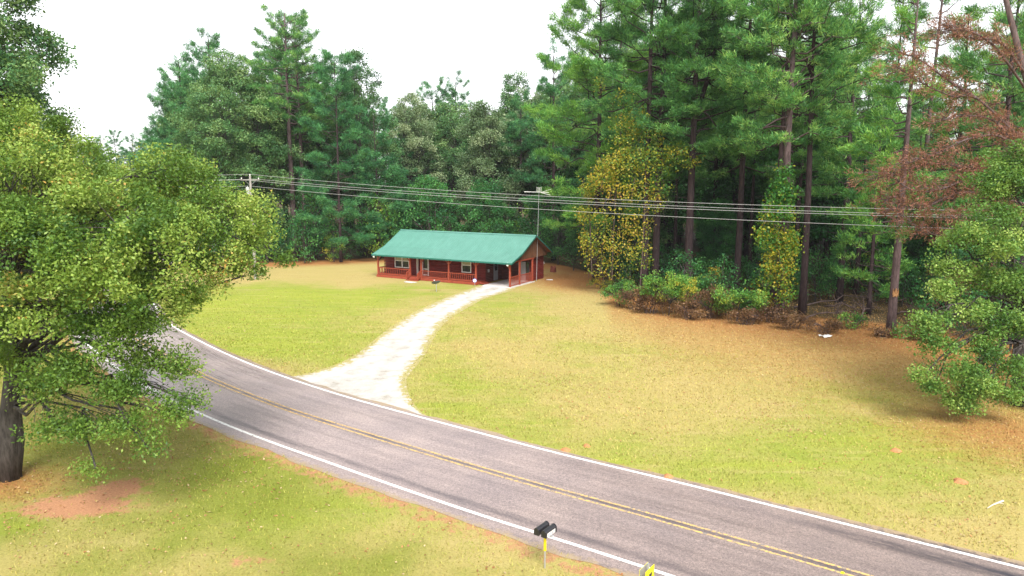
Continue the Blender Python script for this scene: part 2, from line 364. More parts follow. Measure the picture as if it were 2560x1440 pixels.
def road_mat():
    m, nt, b, o = mat_new('chip_seal'); L = nt.links.new
    uv = nd(nt, 'ShaderNodeUVMap'); g = nd(nt, 'ShaderNodeNewGeometry'); sx = nd(nt, 'ShaderNodeSeparateXYZ'); L(uv.outputs[0], sx.inputs[0])
    def noise(s, vec, d=6.0, r=.6): n = nd(nt, 'ShaderNodeTexNoise', Scale=s, Detail=d, Roughness=r); L(vec, n.inputs['Vector']); return n.outputs['Fac']
    mp = nd(nt, 'ShaderNodeMapping'); L(uv.outputs[0], mp.inputs[0]); mp.inputs['Scale'].default_value = (1.6, .09, 1)
    nch = noise(9, g.outputs['Position'], 3, .7); ns = noise(1.6, mp.outputs[0], 7, .65); nb = noise(.35, g.outputs['Position'], 5, .6); nc = noise(26, g.outputs['Position'], 4, .8)
    c = ramp(nt, [(.33, (.285, .240, .228)), (.5, (.345, .292, .275)), (.68, (.40, .340, .318))], ns)
    def mul(a, s):
        x = nd(nt, 'ShaderNodeMix', data_type='RGBA', blend_type='MULTIPLY'); x.inputs[0].default_value = 1; L(a, x.inputs[6]); L(s, x.inputs[7]); return x.outputs[2]
    c = mul(c.outputs[0], ramp(nt, [(.3, (.45, .45, .47)), (.5, (1, 1, 1)), (.7, (1.65, 1.6, 1.55))], nc).outputs[0])
    c = mul(c, ramp(nt, [(.3, (.78, .78, .80)), (.5, (1, 1, 1)), (.7, (1.22, 1.2, 1.18))], nch).outputs[0])
    c = mul(c, ramp(nt, [(.3, (.85, .85, .88)), (.7, (1.12, 1.1, 1.08))], nb).outputs[0])
    s1 = float(RS[np.argmin(np.hypot(RC[:, 0] + 12, RC[:, 1] - 34))]); ag = nd(nt, 'ShaderNodeMapRange'); L(sx.outputs[1], ag.inputs[0]); ag.inputs[1].default_value = s1; ag.inputs[2].default_value = s1 + 30; ag.inputs[3].default_value = 0; ag.inputs[4].default_value = 1
    c = mul(c, ramp(nt, [(0, (1, .98, 1.02)), (1, (.62, .58, .56))], ag.outputs[0]).outputs[0])
    # bleeding tar: along the yellow pair and along the far wheel track, broken up by noise
    def band(center, half):
        s = nd(nt, 'ShaderNodeMath', operation='SUBTRACT'); L(sx.outputs[0], s.inputs[0]); s.inputs[1].default_value = center
        a = nd(nt, 'ShaderNodeMath', operation='ABSOLUTE'); L(s.outputs[0], a.inputs[0])
        r = nd(nt, 'ShaderNodeMapRange', interpolation_type='SMOOTHSTEP'); L(a.outputs[0], r.inputs[0])
        r.inputs[1].default_value = half * .2; r.inputs[2].default_value = half; r.inputs[3].default_value = 1; r.inputs[4].default_value = 0; return r.outputs[0]
    mp2 = nd(nt, 'ShaderNodeMapping'); L(uv.outputs[0], mp2.inputs[0]); mp2.inputs['Scale'].default_value = (2.5, .35, 1)
    tn = ramp(nt, [(.34, (0, 0, 0)), (.56, (1, 1, 1))], noise(1.3, mp2.outputs[0], 8, .75)).outputs[0]
    def tar(c, band_, gate, strength):
        x = nd(nt, 'ShaderNodeMath', operation='MULTIPLY'); L(band_, x.inputs[0]); L(tn, x.inputs[1])
        y = nd(nt, 'ShaderNodeMath', operation='MULTIPLY'); L(x.outputs[0], y.inputs[0])
        if gate is None: y.inputs[1].default_value = strength
        else: L(gate, y.inputs[1])
        mx = nd(nt, 'ShaderNodeMix', data_type='RGBA'); L(y.outputs[0], mx.inputs[0]); L(c, mx.inputs[6]); mx.inputs[7].default_value = (.035, .032, .045, 1); return mx.outputs[2]
    s0 = float(RS[np.argmin(np.hypot(RC[:, 0] - 6, RC[:, 1] - 21))])
    gt = nd(nt, 'ShaderNodeMapRange'); L(sx.outputs[1], gt.inputs[0]); gt.inputs[1].default_value = s0; gt.inputs[2].default_value = s0 + 7; gt.inputs[3].default_value = .12; gt.inputs[4].default_value = .95
    c = tar(c, band(0, .22), None, .6); c = tar(c, band(2.35, .42), gt.outputs[0], 1); c = tar(c, band(3.28, .26), gt.outputs[0], 1); c = tar(c, band(-2.55, .3), None, .5)
    ab = nd(nt, 'ShaderNodeMath', operation='SUBTRACT'); L(sx.outputs[0], ab.inputs[0]); ab.inputs[1].default_value = -.165
    aa_ = nd(nt, 'ShaderNodeMath', operation='ABSOLUTE'); L(ab.outputs[0], aa_.inputs[0])
    en = nd(nt, 'ShaderNodeMath', operation='MULTIPLY_ADD'); L(noise(2.6, g.outputs['Position'], 8, .75), en.inputs[0]); en.inputs[1].default_value = 1.5; L(aa_.outputs[0], en.inputs[2])
    ef = nd(nt, 'ShaderNodeMapRange', interpolation_type='SMOOTHSTEP'); L(en.outputs[0], ef.inputs[0]); ef.inputs[1].default_value = 4.02; ef.inputs[2].default_value = 4.36
    em = nd(nt, 'ShaderNodeMix', data_type='RGBA'); L(ef.outputs[0], em.inputs[0]); L(c, em.inputs[6]); L(ramp(nt, [(.3, (.26, .19, .11)), (.7, (.42, .32, .22))], nc).outputs[0], em.inputs[7]); c = em.outputs[2]
    L(c, b.inputs['Base Color']); b.inputs['Specular IOR Level'].default_value = .5
    rr = nd(nt, 'ShaderNodeMapRange'); L(ns, rr.inputs[0]); rr.inputs[1].default_value = .3; rr.inputs[2].default_value = .7; rr.inputs[3].default_value = .34; rr.inputs[4].default_value = .58
    sh = nd(nt, 'ShaderNodeMapRange', interpolation_type='SMOOTHSTEP'); L(sx.outputs[1], sh.inputs[0]); sh.inputs[1].default_value = s1 - 16; sh.inputs[2].default_value = s1 + 14; sh.inputs[3].default_value = -.20; sh.inputs[4].default_value = 0
    ra = nd(nt, 'ShaderNodeMath', operation='ADD'); L(rr.outputs[0], ra.inputs[0]); L(sh.outputs[0], ra.inputs[1]); L(ra.outputs[0], b.inputs['Roughness'])
    bp = nd(nt, 'ShaderNodeBump', Strength=.45, Distance=.01); L(nc, bp.inputs['Height']); L(bp.outputs[0], b.inputs['Normal'])
    return m

def paint_mat(name, col, wear):
    m, nt, b, o = mat_new(name); L = nt.links.new
    g = nd(nt, 'ShaderNodeNewGeometry'); n = nd(nt, 'ShaderNodeTexNoise', Scale=9.0, Detail=8.0, Roughness=.8); L(g.outputs['Position'], n.inputs['Vector'])
    r = ramp(nt, [(wear, (.22, .20, .19)), (wear + .12, col)], n.outputs['Fac']); L(r.outputs[0], b.inputs['Base Color']); b.inputs['Roughness'].default_value = .7
    return m
strip('road', -3.75, 3.42, .012, road_mat(), 14, .28)
PW = paint_mat('white_road_paint', (.86, .85, .82), .36); PY = paint_mat('yellow_road_paint', (.76, .47, .13), .44)
strip('edge_line', 2.98, 3.12, .017, PW); strip('edge_line', -3.12, -2.98, .017, PW)
strip('centre_line', .10, .20, .017, PY); strip('centre_line', -.20, -.10, .017, PY)

DL = [(1216, 711), (1185, 722), (1130, 742), (1080, 764), (1035, 786), (985, 820), (955, 843), (925, 868), (890, 893), (845, 915), (800, 929), (755, 940), (700, 950)]
DR = [(1283, 719), (1262, 729), (1205, 746), (1158, 770), (1115, 797), (1085, 828), (1065, 862), (1048, 893), (1020, 925), (1005, 950), (1012, 985), (1040, 1025), (1110, 1065)]
dl = catmull([G(*p)[:2] for p in DL], 24); dr = catmull([G(*p)[:2] for p in DR], 24)
v = []; f = []; nc_ = 9
duv = []; dlen = np.concatenate([[0], np.cumsum(np.linalg.norm(np.diff((dl + dr) / 2, axis=0), axis=1))])
for i in range(len(dl)):
    ax_ = unit(dl[i] - dr[i]); wid = np.linalg.norm(dl[i] - dr[i])
    for k in range(nc_):
        t = k / (nc_ - 1); p = dl[i] * (1 - t) + dr[i] * t
        if k in (0, nc_ - 1): p = p + ax_ * (.35 if k == 0 else -.35)
        v.append((p[0], p[1], .006)); duv.append((min(t, 1 - t) * wid, dlen[i]))
for i in range(len(dl) - 1):
    for k in range(nc_ - 1):
        a = i * nc_ + k; f.append((a, a + 1, a + nc_ + 1, a + nc_))
me = bpy.data.meshes.new('driveway'); me.from_pydata(v, [], f); me.update()
u_ = me.uv_layers.new(name='UVMap'); idx = np.empty(len(me.loops), np.int32); me.loops.foreach_get('vertex_index', idx); u_.data.foreach_set('uv', np.array(duv, np.float32)[idx].ravel())
def gravel_mat():
    m, nt, b, o = mat_new('white_gravel'); L = nt.links.new
    g = nd(nt, 'ShaderNodeNewGeometry')
    n = nd(nt, 'ShaderNodeTexNoise', Scale=.9, Detail=8.0, Roughness=.7); L(g.outputs['Position'], n.inputs['Vector'])
    n2 = nd(nt, 'ShaderNodeTexNoise', Scale=22.0, Detail=4.0, Roughness=.8); L(g.outputs['Position'], n2.inputs['Vector'])
    r = ramp(nt, [(.30, (.30, .275, .22)), (.44, (.46, .435, .405)), (.64, (.60, .57, .545))], n.outputs['Fac'])
    r2 = ramp(nt, [(.3, (.70, .70, .70)), (.55, (1.08, 1.08, 1.08))], n2.outputs['Fac'])
    x0 = nd(nt, 'ShaderNodeMix', data_type='RGBA', blend_type='MULTIPLY'); x0.inputs[0].default_value = 1; L(r.outputs[0], x0.inputs[6]); L(r2.outputs[0], x0.inputs[7])
    uv = nd(nt, 'ShaderNodeUVMap'); sp = nd(nt, 'ShaderNodeSeparateXYZ'); L(uv.outputs[0], sp.inputs[0])
    tr = ramp(nt, [(.0, (.93, .92, .90)), (.10, (.93, .92, .90)), (.20, (1.08, 1.08, 1.08)), (.30, (.92, .915, .90)), (1, (.90, .90, .87))]); md = nd(nt, 'ShaderNodeMath', operation='MULTIPLY'); md.inputs[1].default_value = .2; L(sp.outputs[0], md.inputs[0]); L(md.outputs[0], tr.inputs[0])
    x1 = nd(nt, 'ShaderNodeMix', data_type='RGBA', blend_type='MULTIPLY'); x1.inputs[0].default_value = 1; L(x0.outputs[2], x1.inputs[6]); L(tr.outputs[0], x1.inputs[7])
    n3 = nd(nt, 'ShaderNodeTexNoise', Scale=1.8, Detail=9.0, Roughness=.75); L(g.outputs['Position'], n3.inputs['Vector'])
    e1 = nd(nt, 'ShaderNodeMath', operation='MULTIPLY_ADD'); L(n3.outputs['Fac'], e1.inputs[0]); e1.inputs[1].default_value = 2.6; e1.inputs[2].default_value = -1.55
    e2 = nd(nt, 'ShaderNodeMath', operation='ADD'); L(e1.outputs[0], e2.inputs[0]); L(sp.outputs[0], e2.inputs[1])
    e3 = nd(nt, 'ShaderNodeMapRange', interpolation_type='SMOOTHSTEP'); L(e2.outputs[0], e3.inputs[0]); e3.inputs[1].default_value = -.05; e3.inputs[2].default_value = .22
    gr_ = ramp(nt, [(.3, (.30, .28, .10)), (.7, (.42, .34, .15))], n2.outputs['Fac'])
    x = nd(nt, 'ShaderNodeMix', data_type='RGBA'); L(e3.outputs[0], x.inputs[0]); L(gr_.outputs[0], x.inputs[6]); L(x1.outputs[2], x.inputs[7])
    L(x.outputs[2], b.inputs['Base Color']); b.inputs['Roughness'].default_value = .95
    bp = nd(nt, 'ShaderNodeBump', Strength=.5, Distance=.02); L(n2.outputs['Fac'], bp.inputs['Height']); L(bp.outputs[0], b.inputs['Normal'])
    return m
me.materials.append(gravel_mat()); tag(link('driveway', me), kind='structure')
DRV = np.vstack([dl, dr[::-1]])
def in_poly(x, y, poly):
    c = np.zeros(len(x), bool); j = len(poly) - 1
    for i in range(len(poly)):
        a, b = poly[i], poly[j]
        c ^= ((a[1] > y) != (b[1] > y)) & (x < (b[0] - a[0]) * (y - a[1]) / (b[1] - a[1] + 1e-12) + a[0]); j = i
    return c

# ------------------------------------------------------------------ grass blades and fallen leaves
def sample_ground(n, d0, d1, seed, xm=.76):
    R = np.random.default_rng(seed)
    y = np.sqrt(R.uniform(d0 * d0, d1 * d1, n)); x = R.uniform(-xm, xm, n) * y
    rd = road_dist(x, y); k = ((rd > 3.42) | (rd < -3.75)) & ~in_poly(x, y, DRV)
    return R, x[k], y[k], rd[k]
def gmat():
    m, nt, b, o = mat_new('grass_blades'); a = nd(nt, 'ShaderNodeAttribute', attribute_name='gcol')
    nt.links.new(a.outputs['Color'], b.inputs['Base Color']); b.inputs['Roughness'].default_value = .8; b.inputs['Specular IOR Level'].default_value = .15
    return m
GM = gmat()
R, x, y, rd = sample_ground(520000, 13, 78, 21)
keep = R.random(len(x)) < np.clip(26 / y, .2, 1) * (1 - sst(38, 76, y)); x, y, rd = x[keep], y[keep], rd[keep]
zl, zg, zd = zones(x, y); k = R.random(len(x)) > np.clip(zd * 1.05 + .35 * zl, 0, .95); x, y = x[k], y[k]; zl, zg, zd = zones(x, y)
N = len(x); gn = np.clip(zg + (fbm(x, y, 2.2, 40) - .5) * 1.0 + R.normal(0, .18, N), 0, 1)[:, None]
colr = np.array(DRY) * (1 - gn) + np.array((.24, .285, .045)) * gn
gl = np.clip(zones.lush + R.normal(0, .2, N), 0, 1)[:, None] * .85; colr = colr * (1 - gl) + np.array(LUSH) * gl
lf = np.clip(zl + R.normal(0, .2, N), 0, 1)[:, None] * .7; colr = colr * (1 - lf) + np.array(LITTER) * lf
colr *= R.uniform(.9, 1.4, (N, 1))
hgt = R.uniform(.03, .085, N) * np.where(np.abs(road_dist(x, y)) < 5, 1.35, 1)
wd = R.uniform(.010, .022, N) * np.clip(y / 25, .8, 2); az = R.uniform(0, 6.283, N); ln = R.uniform(-.06, .06, (N, 2))
C0 = np.stack([x, y, np.zeros(N)], 1); S = np.stack([np.cos(az), np.sin(az), np.zeros(N)], 1) * wd[:, None]
T = C0 + np.concatenate([ln, hgt[:, None]], 1)
V = np.stack([C0 - S, C0 + S, T + S * .25, T - S * .25], 1)
tag(link('grass', np_quads('grass', V, np.zeros(N), GM, colr)), kind='stuff')

R, x, y, rd = sample_ground(110000, 13, 85, 33)
zl, zg, zd = zones(x, y)
oakd = np.hypot(x + 17, y - 24); dens = .05 + .5 * zl + .35 * (fbm(x, y, 3, 51) > .62) + .35 * np.exp(-(oakd / 9) ** 2)
k = R.random(len(x)) < dens * np.clip(38 / y, .3, 1); x, y = x[k], y[k]; N = len(x)
C0 = np.stack([x, y, R.uniform(.02, .06, N)], 1); V = leaf_quads(R, C0, .095, .065, 2.2)
pal = np.array([(.38, .20, .08), (.44, .29, .13), (.30, .13, .05), (.46, .34, .19), (.32, .16, .08)])
tag(link('fallen_leaves', np_quads('fallen_leaves', V, np.zeros(N), GM, pal[R.integers(0, 5, N)] * R.uniform(.7, 1.2, (N, 1)))), kind='stuff')

# ------------------------------------------------------------------ log cabin
HC = G(1275, 720); HA = math.atan2(-8.6, 15.2)
EX = np.array([math.cos(HA), math.sin(HA)]); EY = np.array([-math.sin(HA), math.cos(HA)])
def x_at(px, y, z):
    k = (px - 1280) / F
    return (k * ((HC[1] + y * EY[1]) * CP + (H - z) * SP) - HC[0] - y * EY[0]) / (EX[0] - k * EX[1] * CP)
def y_at(px, x, z):
    k = (px - 1280) / F
    return (k * ((HC[1] + x * EX[1]) * CP + (H - z) * SP) - HC[0] - x * EX[0]) / (EY[0] - k * EY[1] * CP)

M['log'] = simple('red_stained_logs', (.155, .020, .016), .55, var=.35, scale=2.2, bump=.25)
M['logshade'] = simple('shade_darkened_logs', (.10, .028, .022), .6, var=.3, scale=2.2, bump=.2)  # darker copy of the log colour, with the carport's shade painted in
M['redwood'] = simple('orange_red_stain', (.29, .055, .028), .55, var=.25, scale=3.0, bump=.2)
M['white'] = simple('white_trim', (.80, .79, .76), .45, var=.06)
M['dglass'] = simple('dark_window_glass', (.02, .025, .03), .08, var=.2, spec=.6)
M['blind'] = simple('cream_blind', (.40, .38, .24), .6, var=.12)
M['gable'] = simple('tan_gable_boards', (.125, .056, .028), .65, var=.3, scale=1.5)
M['concrete'] = simple('concrete_slab', (.55, .52, .50), .85, var=.18, scale=1.2, bump=.2)
M['darkgreen'] = simple('dark_green_trim', (.02, .13, .10), .45, var=.15)
M['darkred'] = simple('dark_red_ceiling', (.20, .075, .045), .7)  # one even dark red brown for ceiling and soffit
def roof_mat():
    m, nt, b, o = mat_new('mint_metal_roof'); L = nt.links.new
    tc = nd(nt, 'ShaderNodeTexCoord'); mp = nd(nt, 'ShaderNodeMapping'); mp.inputs['Scale'].default_value = (.9, .25, 1); L(tc.outputs['Object'], mp.inputs[0])
    n = nd(nt, 'ShaderNodeTexNoise', Scale=1.4, Detail=8.0, Roughness=.65); L(mp.outputs[0], n.inputs['Vector'])
    r = ramp(nt, [(.3, (.082, .225, .178)), (.55, (.098, .255, .205)), (.75, (.115, .285, .235))], n.outputs['Fac'])
    L(r.outputs[0], b.inputs['Base Color']); b.inputs['Roughness'].default_value = .42; b.inputs['Metallic'].default_value = .0; b.inputs['Specular IOR Level'].default_value = .5
    return m
M['roof'] = roof_mat()

cab = empty('log_cabin', HC, HA)
tag(cab, 'single storey red log cabin with mint green metal roof, front porch and open carport', 'house')
XL = x_at(945, 0, .2)                       # left end of the porch
XD = x_at(1190, 0, .3)                      # right end of the deck
XW0, XW1 = x_at(965, 1.8, 1.5), x_at(1214, 1.8, .2)
YF, YB = 1.8, 8.3
LG = .18
def log_rows(mb, a, b_, k0, k1, nrm):
    """half round logs from plan point a to b, rows k0..k1, bulging along nrm"""
    a = np.array(a, float); b_ = np.array(b_, float); nrm = np.array(nrm, float)
    prof = [(0, 0), (.045, .02), (.075, .06), (.085, .09), (.075, .12), (.045, .16), (0, .18)]
    for k in range(k0, k1):
        base = len(mb.v)
        for p in (a, b_):
            for o, z in prof: q = p + nrm * o; mb.v.append((q[0], q[1], k * LG + z))
        n = len(prof)
        for i in range(n - 1): mb.f.append((base + i, base + n + i, base + n + i + 1, base + i + 1))
        mb.f.append(tuple(base + i for i in range(n))); mb.f.append(tuple(base + n + i for i in range(n))[::-1])
W2 = (x_at(990, YF, 1.8), x_at(1023, YF, 1.8)); W1 = (x_at(1157, YF, 1.8), x_at(1177.5, YF, 1.8)); DX = (x_at(1060, YF, 1.3), x_at(1071.5, YF, 1.3))
mb = MB(); front = (0, -1)
holes = [(W2[0], W2[1], 6, 14), (DX[0] - .0, DX[1], 2, 13), (W1[0], W1[1], 6, 14)]
KT = 18
cur = XW0
for a, b_, k0, k1 in holes:
    log_rows(mb, (cur, YF), (a, YF), 1, KT, front)
    log_rows(mb, (a, YF), (b_, YF), 1, k0, front); log_rows(mb, (a, YF), (b_, YF), k1, KT, front); cur = b_
log_rows(mb, (cur, YF), (XW1, YF), 0, KT, front)
log_rows(mb, (XW0, YB), (XW0, YF), 0, KT, (-1, 0))
mc = MB(); log_rows(mc, (XW1, YF), (XW1, 5.2), 0, KT, (1, 0)); log_rows(mc, (XW1, 5.2), (-.42, 5.2), 0, 15, (0, -1)); mc.obj('carport_wall', M['logshade'], cab)
log_rows(mb, (-.42, 5.2), (-.42, YB), 0, 15, (1, 0)); log_rows(mb, (-.42, YB), (XW0, YB), 0, 15, (0, 1))
for k in range(KT):                        # crossed log ends at the front corners
    for cx in (XW0,): mb.tube([(cx - .22, YF, k * LG + .09), (cx, YF, k * LG + .09)], .075, 8)
mb.box(XW0 + .01, XW1 - .01, YF + .30, YB - .01, .02, 2.7); mb.box(XW1 - .005, -.43, 5.22, YB - .012, .02, 2.5)
mb.obj('wall', M['log'], cab)

def window(x0, x1, z0, z1, double):
    m_ = MB(); y0, y1 = YF - .14, YF + .06; t = .075
    m_.box(x0 - t, x1 + t, y0, y1, z1, z1 + t); m_.box(x0 - t, x1 + t, y0 - .03, y1, z0 - t, z0)
    m_.box(x0 - t, x0, y0, y1, z0, z1); m_.box(x1, x1 + t, y0, y1, z0, z1)
    fr = m_.obj('window', M['white'], cab); zm = z0 + (z1 - z0) * .5
    bays = [(x0, (x0 + x1) / 2 - .05), ((x0 + x1) / 2 + .05, x1)] if double else [(x0, x1)]
    s = MB()
    for a, b_ in bays: s.box(a, b_, YF - .1, YF - .02, zm - .04, zm + .04)
    if double: s.box((x0 + x1) / 2 - .05, (x0 + x1) / 2 + .05, YF - .12, YF - .01, z0, z1)
    s.obj('sash', M['white'], fr)
    for a, b_ in bays:
        p = MB(); p.box(a, b_, YF - .03, YF + .0, z0, zm - .04); p.obj('pane', M['dglass'], fr)
        p = MB(); p.box(a, b_, YF - .035, YF + .0, zm + .04, z1)
        for i in range(1, 3): p.box(a + (b_ - a) * i / 3 - .012, a + (b_ - a) * i / 3 + .012, YF - .05, YF - .036, zm + .04, z1)
        p.obj('blind', M['blind'], fr)
window(W2[0], W2[1], 6 * LG, 14 * LG, True); window(W1[0], W1[1], 6 * LG, 14 * LG, False)

d = MB(); d.box(DX[0], DX[1], YF + .02, YF + .08, .32, 2.34); door = d.obj('door', M['dglass'], cab)
d = MB(); d.box(DX[0] - .16, DX[0] - .08, YF - .16, YF + .1, .31, 2.42); d.box(DX[1], DX[1] + .09, YF - .16, YF + .1, .31, 2.42); d.box(DX[0] - .08, DX[1], YF - .15, YF + .1, 2.34, 2.42)
d.box(DX[0] - .08, DX[1], YF - .06, YF + .0, .32, .44); d.box(DX[0] - .08, DX[1], YF - .06, YF, 1.0, 1.08); d.obj('frame', M['white'], door)
# the open storm door stands against the left jamb
d = MB(); d.box(DX[0] - .75, DX[0] - .68, YF - .38, YF - .12, .36, 2.3); d.obj('storm_door', M['white'], cab)

d = MB(); d.box(XL - .08, XD + .08, -.06, YF - .1, .22, .30); d.box(XL - .08, XD + .08, -.10, -.06, .02, .29); d.box(XL - .12, XL - .08, -.1, YF, .02, .29); d.box(XD + .08, XD + .12, -.1, YF - .1, .02, .29)
d.obj('porch_deck', M['redwood'], cab)
posts = [945.5, 1025.5, 1053.5, 1122, 1190]
PX = [x_at(p, 0, 1.2) for p in posts]
def post(xp, y, z0=.30, top=2.56, br=(-1, 1), along='x'):
    m_ = MB(); m_.box(xp - .075, xp + .075, y - .075, y + .075, z0, top)
    for s in br:
        if along == 'x': m_.bar((xp + s * .06, y, top - .5), (xp + s * .5, y, top - .04), .07, .09)
        else: m_.bar((xp, y + s * .06, top - .5), (xp, y + s * .5, top - .04), .07, .09)
    m_.obj('porch_post', M['redwood'], cab)
post(PX[0], 0, br=(1,)); post(PX[1], 0, br=(-1,)); post(PX[2], 0, br=(1,)); post(PX[3], 0); post(PX[4], 0)
def railing(a, b_, n, name='railing', z0=.42, z1=1.10, par=None):
    m_ = MB(); a = np.array(a, float); b_ = np.array(b_, float)
    m_.bar((*a, z1), (*b_, z1), .10, .07); m_.bar((*a, z0), (*b_, z0), .05, .08)
    for i in range(n):
        t = (i + .5) / n; p = a + (b_ - a) * t; m_.bar((*p, z0 + .04), (*p, z1 - .035), .045, .045)
    return m_.obj(name, M['redwood'], cab)
railing((PX[0] + .08, 0), (PX[1] - .08, 0), 14); railing((PX[2] + .08, 0), (PX[3] - .08, 0), 13); railing((PX[3] + .08, 0), (PX[4] - .08, 0), 13)
railing((PX[0], .08), (PX[0], YF - .3), 5)
# front steps with sloped hand rails
st = MB(); a, b_ = PX[1] + .1, PX[2] - .1
st.box(a, b_, -.46, -.11, .14, .19); st.box(a, b_, -.82, -.47, .0, .06); st.box(a, b_, -.44, -.40, .02, .138)
steps = st.obj('front_steps', M['redwood'], cab)
for xs in (PX[1], PX[2]):
    m_ = MB(); m_.bar((xs, -.08, 1.1), (xs, -.72, .82), .09, .06); m_.box(xs - .05, xs + .05, -.75, -.65, .0, .86); m_.bar((xs, -.1, .42), (xs, -.66, .16), .05, .07)
    for i in range(3): t = (i + .7) / 3.6; m_.bar((xs, -.1 - .56 * t, .38 - .26 * t), (xs, -.1 - .56 * t, 1.06 - .27 * t), .045, .045)
    m_.obj('hand_rail', M['redwood'], cab)
st = MB(); st.box(XD + .14, XD + .52, .35, 1.6, .10, .20); st.box(XD + .53, XD + .9, .35, 1.6, .1, .15); st.obj('side_steps', M['redwood'], cab)

# carport
m_ = MB(); m_.box(XD + .95, .22, -.25, 5.12, .0, .09); m_.obj('carport_slab', M['concrete'], cab)
CY = [0, y_at(1299, 0, .8), y_at(1331, 0, .6)]
for k, yy in enumerate(CY):
    m_ = MB(); m_.box(-.08, .08, yy - .08, yy + .08, .09, 2.52 if k == 0 else 2.56)
    if k == 0: m_.bar((-.06, 0, 2.0), (-.5, 0, 2.46), .07, .09)
    m_.obj('carport_post', M['redwood'], cab)
for a, b_, n in ((CY[0] + .08, CY[1] - .08, 8), (CY[1] + .08, CY[2] - .08, 12)):
    railing((0, a), (0, b_), n, 'carport_railing', .20, 1.08)
xa, xb = x_at(1297, 5.1, 1.2), x_at(1315, 5.1, 1.2)
m_ = MB(); m_.box(xa, xb, 4.98, 5.09, .1, 2.15); dr_ = m_.obj('storage_door', simple('shade_grey_door', (.28, .26, .26), .6, var=.08), cab)  # door greyed down so its colour holds the carport's shade
m_ = MB(); m_.box(xa + .08, xa + .14, 4.9, 4.97, 1.0, 1.08); m_.obj('handle', M['dglass'], dr_)
m_ = MB(); m_.box(xb + .12, min(xb + .95, -.5), 5.0, 5.09, .1, 2.1); m_.obj('doorway_shade_panel', M['dglass'], cab)  # solid dark sheet standing in for the shade of an open doorway
m_ = MB(); m_.box(XW1 + .10, XW1 + .16, 3.3, 4.15, .12, 2.12); sdr = m_.obj('side_door', simple('shade_grey_side_door', (.22, .22, .24), .6), cab)  # side door colour lowered to include shade under the carport roof
m_ = MB(); m_.box(XW1 + .162, XW1 + .18, 3.45, 4.0, 1.15, 2.0); m_.obj('pane', M['dglass'], sdr)
m_ = MB(); m_.box(XW1 + .09, XW1 + .2, .0 + 2.1, 2.32, 1.15, 1.45); m_.obj('meter_box', simple('grey_meter', (.35, .35, .36), .4), cab)
m_ = MB(); m_.box(XW0 - .3, .1, -.12, .02, 2.56, 2.66) ; m_.box(-.1, .1, .03, 5.2, 2.56, 2.66); m_.obj('beam', M['redwood'], cab)
# ceiling under the roof
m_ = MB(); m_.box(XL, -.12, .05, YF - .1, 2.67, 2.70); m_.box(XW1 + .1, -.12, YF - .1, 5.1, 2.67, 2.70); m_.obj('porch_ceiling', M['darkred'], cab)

# roof: porch slope, main slope, rear slope, ribbed panels
RX0, RX1 = XL - .45, .48
RP = [(-.48, 2.62), (1.8, 3.42), (4.95, 5.10), (8.95, 2.98)]
def ribbed(mb, p, q_, x0, x1, pitch=.305, h=.018):
    p = np.array(p); q_ = np.array(q_); t = (q_ - p) / np.linalg.norm(q_ - p); n = np.array([-t[1], t[0]])
    if n[1] < 0: n = -n
    xs = []; hs_ = []; x = x0
    while x < x1 - .02:
        for o, hh in ((0, 0), (pitch - .09, 0), (pitch - .065, h), (pitch - .025, h)): xs.append(x + o); hs_.append(hh)
        x += pitch
    xs.append(x1); hs_.append(0); b = len(mb.v)
    for yy, zz in (p, q_):
        for xx, hh in zip(xs, hs_): mb.v.append((min(xx, x1), yy + n[0] * hh, zz + n[1] * hh))
    m = len(xs)
    for i in range(m - 1): mb.f.append((b + i, b + i + 1, b + m + i + 1, b + m + i))
mb = MB()
for a, b_ in zip(RP[:-1], RP[1:]): ribbed(mb, a, b_, RX0, RX1)
roof = mb.obj('roof', M['roof'], cab)
m_ = MB()
m_.quad((RX0, 4.72, 5.025), (RX1, 4.72, 5.025), (RX1, 4.95, 5.15), (RX0, 4.95, 5.15)); m_.quad((RX0, 4.95, 5.15), (RX1, 4.95, 5.15), (RX1, 5.2, 5.01), (RX0, 5.2, 5.01))
m_.obj('ridge_cap', M['roof'], roof)
m_ = MB(); m_.box(RX0, RX1, -.52, -.485, 2.47, 2.63)
for xx in (RX0 - .03, RX1):
    for (ya, za), (yb, zb) in zip(RP[:-1], RP[1:]): m_.quad((xx + .015, ya, za - .16), (xx + .015, yb, zb - .16), (xx + .015, yb, zb + .02), (xx + .015, ya, za + .02))
m_.obj('fascia', M['darkgreen'], roof)
m_ = MB()
for (ya, za), (yb, zb) in zip(RP[:-1], RP[1:]): m_.quad((RX0 + .02, ya, za - .05), (RX1 - .02, ya, za - .05), (RX1 - .02, yb, zb - .05), (RX0 + .02, yb, zb - .05))
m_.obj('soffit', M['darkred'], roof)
for xx in (-.02, XW0 - .02):
    m_ = MB()
    pts = [(.25, 2.67), (1.8, 3.22), (4.95, 4.90), (8.5, 2.98), (8.3, 2.67)]
    b = len(m_.v)
    for dx in (-.03, .03): m_.v += [(xx + dx, y_, z_) for y_, z_ in pts]
    n = len(pts); m_.f += [tuple(b + i for i in range(n)), tuple(b + n + i for i in range(n))[::-1]]
    for i in range(n): m_.f.append((b + i, b + (i + 1) % n, b + n + (i + 1) % n, b + n + i))
    for yy in np.arange(.9, 8.0, .4):
        zt = np.interp(yy, [.25, 1.8, 4.95, 8.5], [2.67, 3.22, 4.90, 2.98]); m_.box(xx + .031, xx + .05, yy - .02, yy + .02, 2.68, zt - .02)
    m_.obj('gable_panel', M['gable'], cab)
M['lamp'] = simple('white_lamp', (.85, .84, .8), .3, var=.03)
